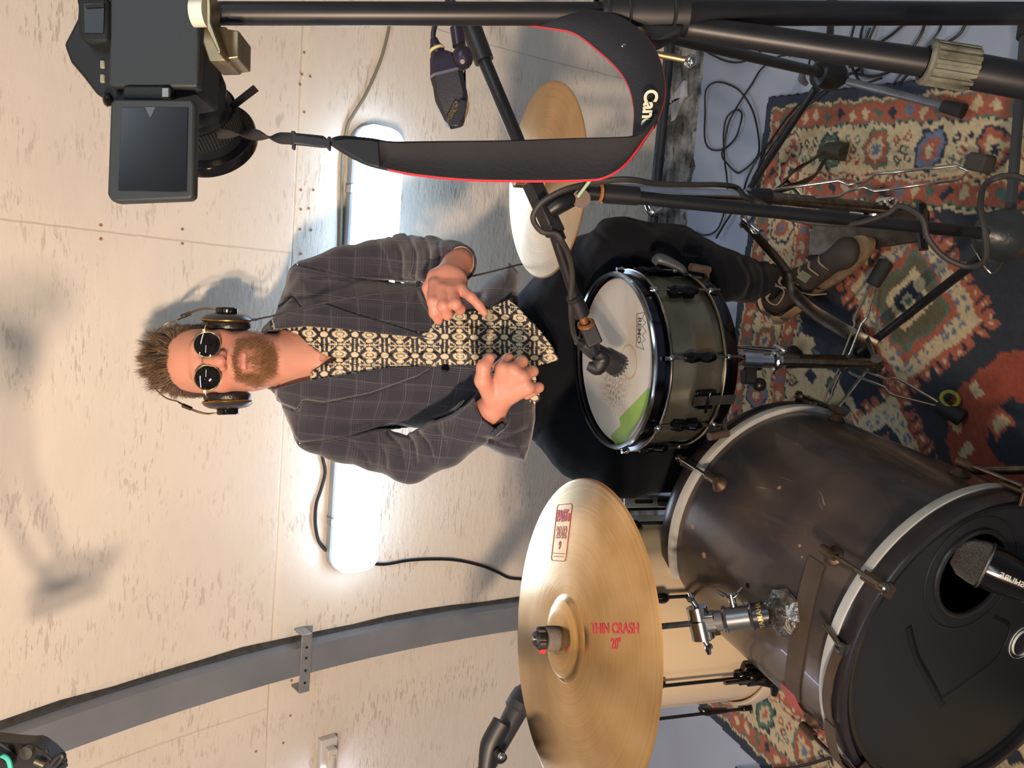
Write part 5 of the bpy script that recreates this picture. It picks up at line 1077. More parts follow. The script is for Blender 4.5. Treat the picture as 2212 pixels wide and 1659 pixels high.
for s_ in(1,-1):
    hell((s_*.0765,-.008,-.010),(.009,.019,.031),.004)
NB=D(672,775,1.735)
B.cap(Hd(0,-.026,-.060),NB,.054,.062,.02); B.cap(Hd(0,.0,-.085),D(672,772,1.69),.040,.05,.03)
for s_ in (1,-1): B.cap(Hd(s_*.046,-.02,-.07),D(690,778-s_*12,1.648),.014,.010,.02)   # neck muscles
# torso
JT=[(565,711),(575,700),(592,681),(603,651),(614,622),(627,582),(645,572),(700,586),(793,600),(869,613),(905,604),(922,616),(935,646),(956,638),(1029,629),(1048,609),(1077,587),(1100,567),(1119,587),(1121,612),(1118,647),(1125,700),(1145,780),(1158,850),(1156,905),(1148,950),(1134,997),(1090,985),(1044,962),(985,925),(949,922),(885,924),(822,930),(740,950),(660,966),(651,960),(635,939),(622,912),(605,871),(586,844),(575,839),(560,800),(558,740)]
dctr=lambda x,y: 1.735+0*x
lo=(-.42,1.45,.66); hi=(.16,1.98,1.42)
TS=[(600,700),(625,655),(660,640),(760,645),(900,650),(1050,670),(1120,680),(1135,740),(1135,830),(1110,900),(1050,915),(900,905),(760,930),(665,945),(630,890),(600,840)]
B.put(pillow(TS,lambda x,y:1.745+0*x,.090,.12,.004),lo,hi,.02)
SHr,ELr,WRr=D(705,925,1.70),D(885,992,1.63),D(1062,884,1.50); SHl,ELl,WRl=D(700,610,1.72),D(868,556,1.70),D(990,568,1.545)
B.chain([SHr+CF*.02,ELr],[.026,.031],.02); B.chain([ELr,WRr],[.034,.027],.012); B.chain([D(705,640,1.76),D(712,590,1.755),ELl],[.03,.020,.028],.01); B.chain([ELl,WRl],[.031,.026],.012)
HPr,KNr,ANr=D(1190,850,1.87),D(1352,1006,1.70),np.array([-.395,1.50,.10]); HPl,KNl,ANl=D(1190,700,1.87),D(1350,548,1.66),FL(1655,615,.12)
B.chain([D(1080,775,1.79),D(1190,775,1.87)],[.07,.085],.03)
for hp_,kn,an in ((HPr,KNr,ANr),(HPl,KNl,ANl)): B.chain([hp_+CF*.02,kn],[.062,.046],.03); B.chain([kn,an],[.042,.026],.02)
# hands
def finger(pts,rs,k=.004): B.chain([D(*p) for p in pts],rs,k)
vb=-CF
W=(1064,884,1.500)
mc=[(1086,797,1.452),(1108,800,1.444),(1127,814,1.444),(1140,838,1.450)]
for m_ in mc: B.cap(D(1072,868,1.488),D(*m_),.0185,.0135,.010)
B.cap(D(*W),D(1085,840,1.472),.026,.024,.012,fl=(CF,.72)); B.cap(D(1095,835,1.470),D(1112,822,1.470),.030,.028,.01,fl=(CF,.62))
fr_=[(.0125,.0105,.0098,.0088),(.0128,.0108,.010,.009),(.0124,.0104,.0096,.0086),(.0112,.0094,.0086,.0078)]
for m_,r_,(dx,dy) in zip(mc,fr_,((12,-22),(20,-19),(24,-12),(24,-1))):
    x,y,d=m_; finger([(x,y,d),(x+dx,y+dy,d+.020),(x+dx-8,y+dy+6,d+.046),(x+dx-26,y+dy+18,d+.044)],r_)
finger([(1062,858,1.474),(1043,822,1.448),(1044,793,1.440),(1058,774,1.446)],(.0175,.0145,.0118,.0098),.008)
ml_=[(940,616,1.472),(957,626,1.462),(977,631,1.460),(996,626,1.466)]
for m_ in ml_: B.cap(D(984,574,1.535),D(*m_),.0170,.0125,.010)
B.cap(D(990,564,1.55),D(968,596,1.495),.027,.025,.012,fl=(CF,.75)); B.cap(D(962,604,1.488),D(982,606,1.488),.024,.022,.01,fl=(CF,.62))
finger([ml_[0],(935,652,1.446),(938,676,1.452),(947,692,1.462)],(.0125,.0108,.0098,.0086))
finger([ml_[1],(958,661,1.438),(966,680,1.452),(972,676,1.472)],(.0128,.0112,.0100,.0088))
finger([ml_[2],(984,657,1.438),(994,668,1.454),(998,660,1.474)],(.0122,.0106,.0096,.0084))
finger([ml_[3],(1018,642,1.450),(1035,660,1.456),(1046,675,1.462)],(.0112,.0092,.0084,.0076))
finger([(975,590,1.505),(940,598,1.500),(926,622,1.500),(930,646,1.502)],(.0165,.0140,.0115,.0095),.008)
# feet inside the shoes
B.cap(ANl,FL(1760,605,.055),.022,.020,.01); B.cap(ANr,np.array([-.395,1.43,.07]),.022,.020,.01)
V,Q=B.mesh(); V=vsm(V,Q,1,.35); N=vnorm(V,Q)
if np.mean(np.sum(N*(V-V.mean(0)),1))<0: Q=Q[:,::-1]; N=-N
# skin colouring: natural redness, lips, stubble, tattoo lines
Lc=(V-hd0)@HR; hx_,hy_,hz_=Lc.T
sk=np.tile(np.array(srgb('c98f78')),(len(V),1)); nz=vnoise(V,60,3)[:,None]
def blend(m,c): 
    global sk
    m=np.clip(m,0,1)[:,None]; sk=sk*(1-m)+np.array(srgb(c))*m
g=lambda c,r: np.exp(-(((hx_-c[0])/r[0])**2+((hy_-c[1])/r[1])**2+((hz_-c[2])/r[2])**2))
sk*=1+.06*nz
blend(.55*g((0,.11,-.018),(.016,.02,.014)),'c46a5c'); 
for s_ in(1,-1): blend(.5*g((s_*.042,.07,-.02),(.02,.04,.018)),'cc7766')
blend(.35*g((0,.09,.06),(.05,.03,.03)),'cf8a72')
lips=np.where((np.abs(hx_)<.022)&(hy_>.085),1.,0)*np.clip(1.15-((hx_/.022)**2+((hz_+.0585)/.0065)**2),0,1)*1.3; 
bd=vnoise(V,220,5)
# beard mask
jaw=(hz_<-.036)&(hy_>-.005)&(hz_>-.135)
mus=np.exp(-((hz_+.0440+.28*np.maximum(np.abs(hx_)-.010,0))/.0070)**2)*(np.abs(hx_)<.038)*(hy_>.06)
corner=np.exp(-((np.abs(hx_)-.034)/.010)**2)*np.clip((-.038-hz_)/.012,0,1)*np.clip((hz_+.108)/.025,0,1)*(hy_>.05)
chinb=np.exp(-(((hx_)/.036)**2+((hz_+.103)/.023)**2)**1.5)*np.clip((hy_-.030)/.02,0,1)
soul=np.exp(-((hx_/.017)**2+((hz_+.078)/.009)**2))*(hy_>.06)*.75
jl=np.exp(-(((np.abs(hx_)-.042)/.012)**2+((hz_+.080)/.020)**2))*.6*np.clip((hy_-.01)/.02,0,1)
under=(hz_<-.112)
bm_=np.clip(np.maximum.reduce([mus*.95,corner*.8,chinb,soul,jl]),0,1)*jaw*(1-.85*np.clip(lips*3,0,1))
bm_=np.where(Lc[:,2]<-.13,0,bm_)
blend(bm_*(.30+.2*bd),'845c44'); blend(lips*.7,'b5645c')
tx,ty,td=pix(V)
tat=np.zeros(len(V))
for pl in ([(622,708),(634,716),(640,726),(630,722)],[(655,728),(664,736),(668,745)],[(688,760),(694,768),(690,776),(700,780),(706,772),(698,766)],[(702,786),(712,776),(722,780),(712,788),(728,772),(734,782)],[(700,790),(716,790),(728,778)],[(680,800),(690,792),(702,790)],[(706,765),(716,768),(722,774)]):
    tat=np.maximum(tat,np.clip(1.6-linesd(cr(pl,5),tx.astype(np.float32),ty.astype(np.float32)),0,1))
blend(tat*(Lc[:,1]>-.05)*(Lc[:,2]<-.12)*.62,'4a4e55')
hh_=np.linalg.norm(V-D(1100,830,1.47),axis=1)<.12; blend(hh_*.25,'cc8070')
hl_=np.linalg.norm(V-D(965,620,1.48),axis=1)<.12; blend(hl_*.30,'bf7466')
skin=M('skin','c98f78',.48,attr='Col',sss=.18,bump=(500,.12,.001))
bo_=mesh_np('body',V,Q,skin,person,vcol=sk)
# hair as many fine tapered strands on a close cap
def strands(roots,dirs,L,r,seg=4,gravity=None,curl=0,jit=.2,seed=1):
    R_=np.random.default_rng(seed); n=len(roots); dirs=dirs/np.linalg.norm(dirs,axis=1,keepdims=True); P=[roots]; d=dirs.copy(); st=(L/seg)[:,None]; w_=R_.normal(size=(n,3))*jit
    for i in range(seg):
        d=d+w_*curl/seg+(gravity if gravity is not None else 0)*(i+1)/seg; d/=np.linalg.norm(d,axis=1,keepdims=True); P.append(P[-1]+d*st)
    P=np.stack(P,1); a=np.cross(dirs,[.3,.9,.2]); a/=np.linalg.norm(a,axis=1,keepdims=True); b=np.cross(dirs,a); VV=[];m=seg+1
    rr=r*np.linspace(1,.15,m)
    ring=[a,-.5*a+.87*b,-.5*a-.87*b]; VV=np.stack([P+q[:,None,:]*rr[None,:,None] for q in ring],2).reshape(-1,3)
    base=(np.arange(n)*m*3)[:,None]; Q_=[]
    for i in range(seg):
        for j in range(3): Q_.append(base[:,0][:,None]+np.array([[i*3+j,i*3+(j+1)%3,(i+1)*3+(j+1)%3,(i+1)*3+j]]))
    return VV,np.concatenate(Q_)
hairm=M('brown_hair','5a4637',.45,attr='Col')
def hairbits():
    R_=np.random.default_rng(11); N_=26000; d=R_.normal(size=(N_,3)); d/=np.linalg.norm(d,axis=1,keepdims=True); c=np.array([0,-.014,.042]); r=np.array([.0755,.097,.089]); p=c+d*r
    def line(y): return np.interp(y,[-.12,-.02,.010,.026,.040,.058,.10],[-.045,-.036,-.026,.028,.066,.084,.093])
    keep=p[:,2]>line(p[:,1])+.002*np.sin(p[:,0]*150); p=p[keep]; d=d[keep]; n=len(p)
    # clumps
    K_=420; ci=R_.integers(0,n,K_); cd=((p[:,None,:]-p[ci][None])**2).sum(-1).argmin(1); cdir=R_.normal(size=(K_,3))*.55; cdir[:,2]=np.abs(cdir[:,2])*.6
    nrm_=d/r; nrm_/=np.linalg.norm(nrm_,axis=1,keepdims=True)
    top=np.clip((p[:,2]-.06)/.05,0,1)[:,None]; side=1-top
    dd=nrm_*(.75*top+.30*side)+np.array([0,.05,1.])*(.75*top)+np.array([0,-.55,-.45])*side*.9+cdir[cd]*(.75*top+.35*side)
    L=(.009+.015*top[:,0]*(p[:,1]>.0)+.008*top[:,0])*(.7+.5*R_.random(K_)[cd])*(.8+.4*R_.random(n))
    # pull roots of a clump tip together
    tipc=np.zeros((K_,3)); 
    for j in range(3): tipc[:,j]=np.bincount(cd,p[:,j]+dd[:,j]/np.linalg.norm(dd,axis=1)*L,K_)/np.maximum(np.bincount(cd,minlength=K_),1)
    tgt=tipc[cd]; d2=dd/np.linalg.norm(dd,axis=1,keepdims=True)*.55+(tgt-p)/np.linalg.norm(tgt-p,axis=1,keepdims=True)*.45
    VV,QQ=strands(p,d2,L,.00050,5,curl=1.,jit=.22,seed=4)
    VV=VV@HR.T+hd0; t_=R_.random(n); c0,c1,c2=[np.array(srgb(q)) for q in('6b5442','a88a68','44352a')]
    cc_=np.where(t_[:,None]<.6,c0+(c1-c0)*R_.random(n)[:,None],c2+(c0-c2)*R_.random(n)[:,None]); return VV,QQ,np.repeat(cc_,18,0)
VV,QQ,CVh=hairbits(); hro=mesh_np('hair',VV,QQ,hairm,person,vcol=CVh); hro['kind']='stuff'
Hc=Vol(hd0-.14,hd0+.14,.003)
Hc.ell(Hd(0,-.016,.044),(.0775,.099,.090),.01,R=HR)
def hmask(P):
    q=(P-hd0.astype(np.float32))@HR.astype(np.float32); return (np.interp(q[...,1],[-.12,-.02,.010,.026,.040,.058,.10],[-.040,-.034,-.024,.031,.069,.087,.096])-q[...,2]).astype(np.float32)*.7
Hc.put(hmask,hd0-.14,hd0+.14,.006,'i')
Hc.put(lambda P:.0022*vnoise(P,140,9),hd0-.14,hd0+.14,.006,'a')
VV,QQ=Hc.mesh(); mesh_np('hair_cap',VV,QQ[:,::-1] if False else QQ,M('dark_hair_base','41332a',.8,bump=(300,.8)),person)
# beard hairs
R_=np.random.default_rng(5); pr=bm_**1.2*(N@CF<.5); pr/=pr.sum(); ii=R_.choice(len(V),8000,p=pr); rt=V[ii]+R_.normal(size=(8000,3))*.0012; dn=N[ii]*.55+(HR@np.array([0,.1,-1.]))*.9+R_.normal(size=(8000,3))*.35
VV,QQ=strands(rt-N[ii]*.0008,dn,(.006+.006*R_.random(8000))*(.5+.7*bm_[ii]),.00032,3,curl=.6,jit=.3,seed=6)
c0,c1=[np.array(srgb(q)) for q in('7a5640','b98b60')]; cb=c0+(c1-c0)*R_.random(8000)[:,None]
bro=mesh_np('beard',VV,QQ,hairm,person,vcol=np.repeat(cb,12,0)); bro['kind']='stuff'
# nose ring
#b=MB(); b.torus(Hd(.017,.103,-.028),HR@np.array([.9,.3,.2]),.0042,.0006,20,6); b.build('nose_ring',chrome,person)
b=MB(); b.torus(Hd(-.018,.103,-.028),HR@np.array([.9,-.3,.2]),.0042,.0006,20,6); b.build('nose_ring',chrome,person)
# ---------------------------------------------------------------- clothes
OPEN=[(575,716),(600,711),(662,705),(742,711),(822,721),(885,727),(933,731),(946,713),(958,684),(997,687),(1061,677),(1104,655),(1240,640),(1240,850),(1156,838),(1090,810),(1023,789),(933,791),(838,794),(742,810),(671,821),(600,836),(575,838)]
LAPL=[(592,712),(588,690),(600,670),(632,643),(652,668),(703,658),(760,678),(846,703),(938,733),(885,730),(822,724),(742,714),(662,708)]
LAPR=[(596,840),(596,866),(640,884),(655,862),(700,868),(800,848),(900,812),(938,789),(838,790),(742,806),(671,818)]
def checked():
    m=bpy.data.materials.new('dark_checked_wool'); m.use_nodes=True; nt=m.node_tree; N_=nt.nodes; Lk=nt.links; b=N_['Principled BSDF']; b.inputs['Roughness'].default_value=.85; b.inputs['Sheen Weight'].default_value=.35; b.inputs['Specular IOR Level'].default_value=.25
    tc=N_.new('ShaderNodeTexCoord'); sx=N_.new('ShaderNodeSeparateXYZ'); 
    nw=N_.new('ShaderNodeTexNoise'); nw.inputs['Scale'].default_value=7; Lk.new(tc.outputs['Object'],nw.inputs['Vector']); mv=N_.new('ShaderNodeVectorMath'); mv.operation='MULTIPLY_ADD'; mv.inputs[1].default_value=(.02,.02,.02); Lk.new(nw.outputs['Color'],mv.inputs[0]); Lk.new(tc.outputs['Object'],mv.inputs[2]); Lk.new(mv.outputs[0],sx.inputs[0])
    def line(o,per,w_,off):
        a=N_.new('ShaderNodeMath'); a.operation='MULTIPLY_ADD'; a.inputs[1].default_value=1/per; a.inputs[2].default_value=off; Lk.new(o,a.inputs[0]); f=N_.new('ShaderNodeMath'); f.operation='FRACT'; Lk.new(a.outputs[0],f.inputs[0]); c=N_.new('ShaderNodeMath'); c.operation='LESS_THAN'; c.inputs[1].default_value=w_/per; Lk.new(f.outputs[0],c.inputs[0]); return c.outputs[0]
    def op(o,a,b_):
        n=N_.new('ShaderNodeMath'); n.operation=o
        for i,q in enumerate((a,b_)):
            if isinstance(q,float): n.inputs[i].default_value=q
            else: Lk.new(q,n.inputs[i])
        return n.outputs[0]
    X_,Z_=sx.outputs['X'],sx.outputs['Z']
    l=op('MAXIMUM',line(X_,.042,.0011,0),line(Z_,.050,.0011,.2)); f_=op('MAXIMUM',line(X_,.0052,.0012,.1),line(Z_,.0056,.0012,.3)); g1=op('MAXIMUM',op('MULTIPLY',line(X_,.042,.018,.3),line(X_,.0045,.001,0)),op('MULTIPLY',line(Z_,.050,.02,.5),line(Z_,.0045,.001,0)))
    t_=op('ADD',op('MULTIPLY',l,.38),op('ADD',op('MULTIPLY',f_,.06),op('MULTIPLY',g1,.22)))
    mx=N_.new('ShaderNodeMix'); mx.data_type='RGBA'; mx.inputs[6].default_value=(*srgb('2c2c35'),1); mx.inputs[7].default_value=(*srgb('6c6870'),1); Lk.new(t_,mx.inputs[0]); Lk.new(mx.outputs[2],b.inputs['Base Color'])
    n=N_.new('ShaderNodeTexNoise'); n.inputs['Scale'].default_value=600; Lk.new(tc.outputs['Object'],n.inputs['Vector']); bp=N_.new('ShaderNodeBump'); bp.inputs['Strength'].default_value=.35; bp.inputs['Distance'].default_value=.0008; Lk.new(n.outputs['Fac'],bp.inputs['Height']); Lk.new(bp.outputs[0],b.inputs['Normal']); return m
wool=checked()
lo,hi=np.array((-.50,1.28,.66)),np.array((.26,1.99,1.40))
J=Vol(lo,hi,.003)
SMAP=Vol(lo,hi,.003) if False else None
JP=pillow(JT,dctr,.122,.145)
J.put(JP,lo,hi,.001)
J.chain([D(683,930,1.715),D(745,950,1.70),D(810,968,1.67),D(885,990,1.625)],[.050,.046,.043,.050],.022)
J.chain([D(885,990,1.625),D(960,955,1.575),D(1030,908,1.525),D(1058,888,1.503)],[.050,.048,.045,.0455],.012)
J.chain([D(668,603,1.735),D(745,577,1.73),D(810,566,1.72),D(868,556,1.70)],[.043,.043,.044,.050],.02)
J.chain([D(868,556,1.70),D(925,560,1.64),D(975,566,1.575),D(992,568,1.553)],[.050,.046,.040,.0375],.012)
# flat cuffs
def cutplane(c,n_,r): 
    n_=U(n_).astype(np.float32); c=np.asarray(c,np.float32); return (lambda P: np.maximum(-((P-c)@n_),np.linalg.norm(P-c,axis=-1)-r).astype(np.float32))
nR=U(D(1058,888,1.503)-D(1030,908,1.525)); cR=D(1064,882,1.500); nL=U(D(992,568,1.553)-D(975,566,1.575)); cL=D(997,568,1.546)
J.put(cutplane(cR,nR,.065),cR-.09,cR+.09,.002,'s'); J.put(cutplane(cL,nL,.055),cL-.08,cL+.08,.002,'s')
J.cap(cR-nR*.02,cR+nR*.03,.0405,.0405,.003,'s'); J.cap(cL-nL*.02,cL+nL*.03,.0325,.0325,.003,'s')
# folds and seams pressed into or raised on the front
def folds(P):
    x,y,d=pix(P); o=np.zeros(x.shape,np.float32); front=(d<1.745)
    G=[([(648,957),(700,952),(760,940),(822,924),(860,920),(890,928)],.010,3.2),([(643,572),(680,580),(710,587),(755,598),(793,603),(850,609)],.009,3.),
       ([(671,604),(720,606),(768,611)],.0022,1.2),([(846,512),(866,545),(868,600)],.005,3.5),([(880,508),(898,545),(896,598)],.006,3.5),([(915,512),(928,550),(920,596)],.005,3.5),([(948,526),(950,560),(944,590)],.004,3.),([(812,522),(830,548),(840,590)],.004,4),([(770,540),(800,556),(820,590)],.003,4),
       ([(868,930),(893,955),(900,1000)],.006,3.5),([(905,935),(925,958),(935,990)],.006,3.5),([(835,935),(865,965),(872,1010)],.005,4),([(945,925),(960,950),(962,985)],.004,3.5),([(800,940),(830,975),(835,1010)],.003,4),([(760,955),(790,985),(795,1002)],.003,4),
       ([(940,905),(985,888),(1026,848)],.010,4),([(1010,940),(1080,950),(1140,925)],.004,5),([(1050,945),(1100,965),(1135,968)],.003,4),([(700,640),(760,650),(840,660)],.002,6),([(900,850),(960,845),(1020,820)],.003,6),
       ([(905,612),(912,640),(930,668),(950,690)],.008,5),([(930,640),(970,648),(1040,640)],.006,6)]
    for pl,a,w_ in G:
        o+=a*np.exp(-(linesd(cr(pl,4),x,y)/w_)**2)
    # raised lapels and pocket flaps
    for poly in (LAPL,LAPR): o+=.006*np.exp(-((polysd(poly,x,y)-2.5)/1.8)**2)
    for poly,hgt in ((LAPL,.008),(LAPR,.006)):
        s_=-polysd(poly,x,y); o-=hgt*np.clip(s_/2.2+.5,0,1)
    return o*front
J.put(folds,lo,hi,0,'a')
J.put(lambda P: .0022*vnoise(P,38,2)+.0011*vnoise(P,95,7),lo,hi,0,'a')
def openf(P):
    x,y,d=pix(P); return np.maximum(polysd(OPEN,x,y)*d/PX,d-1.72).astype(np.float32)
J.put(openf,lo,hi,.003,'s')
V,Q=J.mesh(); V=vsm(V,Q,2,.4); jk=mesh_np('jacket',V,Q,wool,person)
for (x,y,d) in ((1072,932,1.478),(1079,926,1.472),(1085,921,1.468),(1066,938,1.486)):
    b=MB(); c=D(x,y,d-.012); b.lathe([(0,.002),(.0048,.002),(.0055,.0005),(.0055,-.001),(0,-.001)],c,-CF,14); b.build('button',blkg,jk)
b=MB(); c=D(962,795,1.615); b.lathe([(0,.002),(.008,.002),(.0095,.0005),(.0095,-.001),(0,-.001)],c,U(-CF+CR*.8),18); b.build('button',blkg,jk)
b=MB(); b.cyl(cL-nL*.006,cL-nL*.003,.0322,seg=32); b.build('cuff_lining',M('cream_lining','cdb39c',.7),jk)
# shirt
def shirtpat(x,y):
    u0=(x-993)/65.; i=np.floor(u0+.5); u=(u0-i)*65; v0=(y-727+ (x-993)*-.02)/43.; j=np.floor(v0+.5); v=(v0-j)*43
    vp=21.5-np.abs(v); au=np.abs(u); th=np.arctan2(v/10.5,u/20.); r=np.sqrt((u/20.)**2+(v/10.5)**2)
    r=r*1.14; L=(r<.80+.20*np.abs(((th*13/3.1416)%1)*2-1))&~((r>.40)&(r<.53)); L|=((32.5-au)/8.2)**2+(v/5.8)**2<1
    L|=(u/7.8)**2+((vp-8.4)/4.2)**2<1
    L|=(vp<2.6*((au/4.2)%1))&(au<23)&(au>3); L|=(au+vp*1.2<3.2)
    L|=(np.abs(vp-(au-4.5)*.72)<1.8)&(au>7.5)&(au<19)&((au%3.6)<2.4)
    L|=(au>20.5)&(au<25)&(vp>3.5)&(vp<15); L|=(au>17)&(au<21)&(vp>8.5)&(vp<11)
    uu=32.5-au; L|=(uu<2.8*((vp/3.8)%1))&(vp<13.5)
    return L
lo2,hi2=np.array((-.26,1.42,.64)),np.array((.12,1.80,1.34))
S=Vol(lo2,hi2,.0016)
SHP=[(585,700),(640,695),(740,700),(880,715),(925,718),(948,672),(1000,676),(1060,664),(1105,643),(1109,654),(1144,689),(1170,717),(1192,749),(1207,777),(1183,785),(1155,792),(1160,830),(1168,862),(1154,874),(1120,850),(1023,801),(933,803),(838,806),(742,822),(671,833),(585,850)]
VN=[(540,690),(594,709),(630,719),(657,733),(684,754),(711,768),(740,775),(715,782),(695,790),(673,803),(668,825),(600,856),(540,860)]
S.put(pillow(JT+[] if False else [(575,690),(603,651),(640,590),(793,600),(900,610),(1060,590),(1180,560),(1330,640),(1330,950),(1180,1010),(1000,960),(822,940),(660,960),(622,912),(586,844)],dctr,.1135,.145),lo2,hi2,.001)
def shp(P): x,y,d=pix(P); return np.maximum(polysd(SHP,x,y)*d/PX,d-1.70).astype(np.float32)
def vnk(P): x,y,d=pix(P); return (polysd(VN,x,y)*d/PX).astype(np.float32)
S.put(shp,lo2,hi2,.002,'i'); S.put(vnk,lo2,hi2,.002,'s')
def sf(P):
    x,y,d=pix(P); o=np.zeros(x.shape,np.float32)
    for pl,a,w_ in (([(745,775),(800,768),(900,762),(1050,757),(1180,770)],.003,1.6),([(1000,690),(1040,705),(1100,706)],.004,4),([(1060,668),(1110,690),(1150,720)],.005,5),([(1020,780),(1060,760),(1110,770),(1150,785)],.005,5),([(1100,720),(1140,745),(1180,770)],.003,5),([(650,735),(700,765),(742,778)],-.003,3.5),([(672,812),(700,796),(742,780)],-.003,3.5),([(600,715),(650,725),(700,745)],.003,4),([(980,700),(1000,730),(1060,735)],.002,5)):
        o+=a*np.exp(-(linesd(cr(pl,4),x,y)/w_)**2)
    return o
S.put(sf,lo2,hi2,0,'a'); S.put(lambda P:.0016*vnoise(P,55,12),lo2,hi2,0,'a')
V,Q=S.mesh(); V=vsm(V,Q,1,.4)
x,y,d=pix(V); wv=vnoise(V,40,8)*2.5; Lm=shirtpat(x+wv,y+vnoise(V,35,9)*2.5); col=np.where(Lm[:,None],np.array(srgb('cdbd9c')),np.array(srgb('1a161c')))
sh=mesh_np('shirt',V,Q,M('printed_viscose','1a161c',.6,attr='Col'),person,vcol=col)
# trousers
lo3,hi3=np.array((-.50,1.20,.04)),np.array((.32,2.0,.95))
Tt=Vol(lo3,hi3,.0042)
Tt.chain([D(1105,775,1.79),D(1200,775,1.875)],[.105,.125],.04)
kR=KNr; kL=KNl
Tt.chain([D(1190,870,1.875),D(1272,950,1.785),kR],[.098,.088,.068],.04); Tt.chain([kR,D(1500,1000,1.77),np.array([-.385,1.50,.12])],[.066,.060,.052],.02)
Tt.chain([D(1190,690,1.875),D(1265,605,1.775),D(1345,548,1.66)],[.098,.088,.072],.04); Tt.chain([D(1345,548,1.66),D(1450,558,1.72),D(1560,595,1.79),FL(1655,612,.12)],[.072,.070,.056,.052],.02)
Tt.chain([D(1330,490,1.68),D(1312,492,1.69)],[.018,.020],.02)
Tt.put(lambda P:.0030*vnoise(P,30,21)+.0016*vnoise(P,75,22),lo3,hi3,0,'a')
def tf(P):
    x,y,d=pix(P); o=np.zeros(x.shape,np.float32)
    for pl,a,w_ in (([(1230,560),(1260,600),(1250,650)],.005,5),([(1290,500),(1320,530),(1330,580)],.005,5),([(1600,560),(1620,600),(1612,640)],.006,5),([(1640,560),(1650,610),(1640,655)],.005,5),([(1150,960),(1180,920),(1230,900)],.005,6),([(1500,560),(1520,600),(1510,640)],.004,6)):
        o+=a*np.exp(-(linesd(cr(pl,4),x,y)/w_)**2)
    return o
Tt.put(tf,lo3,hi3,0,'a')
V,Q=Tt.mesh(); V=vsm(V,Q,1,.4); tr=mesh_np('trousers',V,Q,M('black_corduroy','0e1117',.9,bump=(260,.4,.001),sheen=.05,noise=(8,1.3),spec=.15),person)
# shoes
def shoe(heel,toe,ank,name,laces=True):
    t=U(toe-heel); L=np.linalg.norm(toe-heel); lat=U(np.cross(t,(0,0,1.))); up_=np.cross(lat,t); o=heel
    Pt=lambda a,b,c: o+t*a*L+lat*b+up_*c
    S_=Vol(np.minimum(heel,toe)-.09,np.maximum(np.maximum(heel,toe),ank)+.09,.003)
    S_.cap(Pt(.10,0,.030),Pt(.42,0,.034),.030,.033,.02); S_.cap(Pt(.42,0,.034),Pt(.84,0,.020),.034,.027,.02,fl=(up_,.8)); S_.cap(Pt(.14,0,.05),ank+np.array([0,0,.0]),.032,.034,.02); S_.ell(Pt(.84,0,.018),(.036,.036,.022),.015)
    S_.put(lambda P:(-(P-o.astype(np.float32))@up_.astype(np.float32)-.0).astype(np.float32),S_.lo,S_.lo+S_.n*S_.h,.003,'i')
    for q in (.70,): S_.put(lambda P:(.003*np.exp(-(((P-Pt(q,0,0).astype(np.float32))@t.astype(np.float32))/.002)**2)).astype(np.float32),S_.lo,S_.lo+S_.n*S_.h,0,'a')
    VV,QQ=S_.mesh(); VV=vsm(VV,QQ,1,.4); sh_=mesh_np(name,VV,QQ,M('dark_brown_leather','332b25',.75,noise=(20,.6),bump=(150,.2)),person)
    # sole
    pr=[(0,.0),(.04,.022),(.15,.029),(.30,.027),(.45,.029),(.62,.036),(.80,.036),(.93,.027),(1.0,.010)]
    out=[(a,b) for a,b in pr]+[(a,-b) for a,b in reversed(pr[1:])]; out=cr(out,5,True)
    b=MB(); n=len(out); rs=[[Pt(a,bb*k,h) for a,bb in out] for h,k in ((-.014,.94),(-.006,1.0),(.004,1.03),(.006,.98))]; b.rings(rs); b.build('sole',M('tan_crepe_sole','7d684b',.7,noise=(60,.6)),sh_,ang=50)
    if laces:
        lm=M('pale_lace','a48f7a',.8)
        for k in range(5):
            a=.38+.075*k; b=MB(); b.tube([Pt(a,-.022,.068-.03*k*.25),Pt(a+.02,0,.084-.03*k*.28),Pt(a+.04,.022,.066-.03*k*.25)],.0022,8,sm=5,flat=(1.6,.7)); b.build('lace',lm,sh_)
        for pts in ([(.36,0,.09),(.33,.03,.11),(.38,.055,.10),(.44,.03,.088),(.38,0,.09)],[(.36,0,.09),(.33,-.035,.11),(.40,-.06,.085),(.47,-.04,.075)],[(.36,0,.09),(.48,.03,.085),(.55,.055,.05),(.60,.06,.02)],[(.36,0,.09),(.30,.02,.12),(.24,.05,.10),(.22,.07,.05)]):
            b=MB(); b.tube([Pt(*p) for p in pts],.0024,8,sm=6,flat=(1.8,.7)); b.build('lace',lm,sh_)
        b=MB(); b.sheet([[Pt(a,.046,h) for h in (.0,.03)] for a in np.linspace(.05,.32,8)],.003); b.build('side_flap',M('tan_suede','a08266',.8,noise=(80,.7)),sh_)
    return sh_
shoe(FL(1672,672,.055),FL(1878,520,.065),ANl,'shoe')
shoe(np.array([-.385,1.545,.02]),np.array([-.40,1.36,.05]),ANr,'shoe',False)
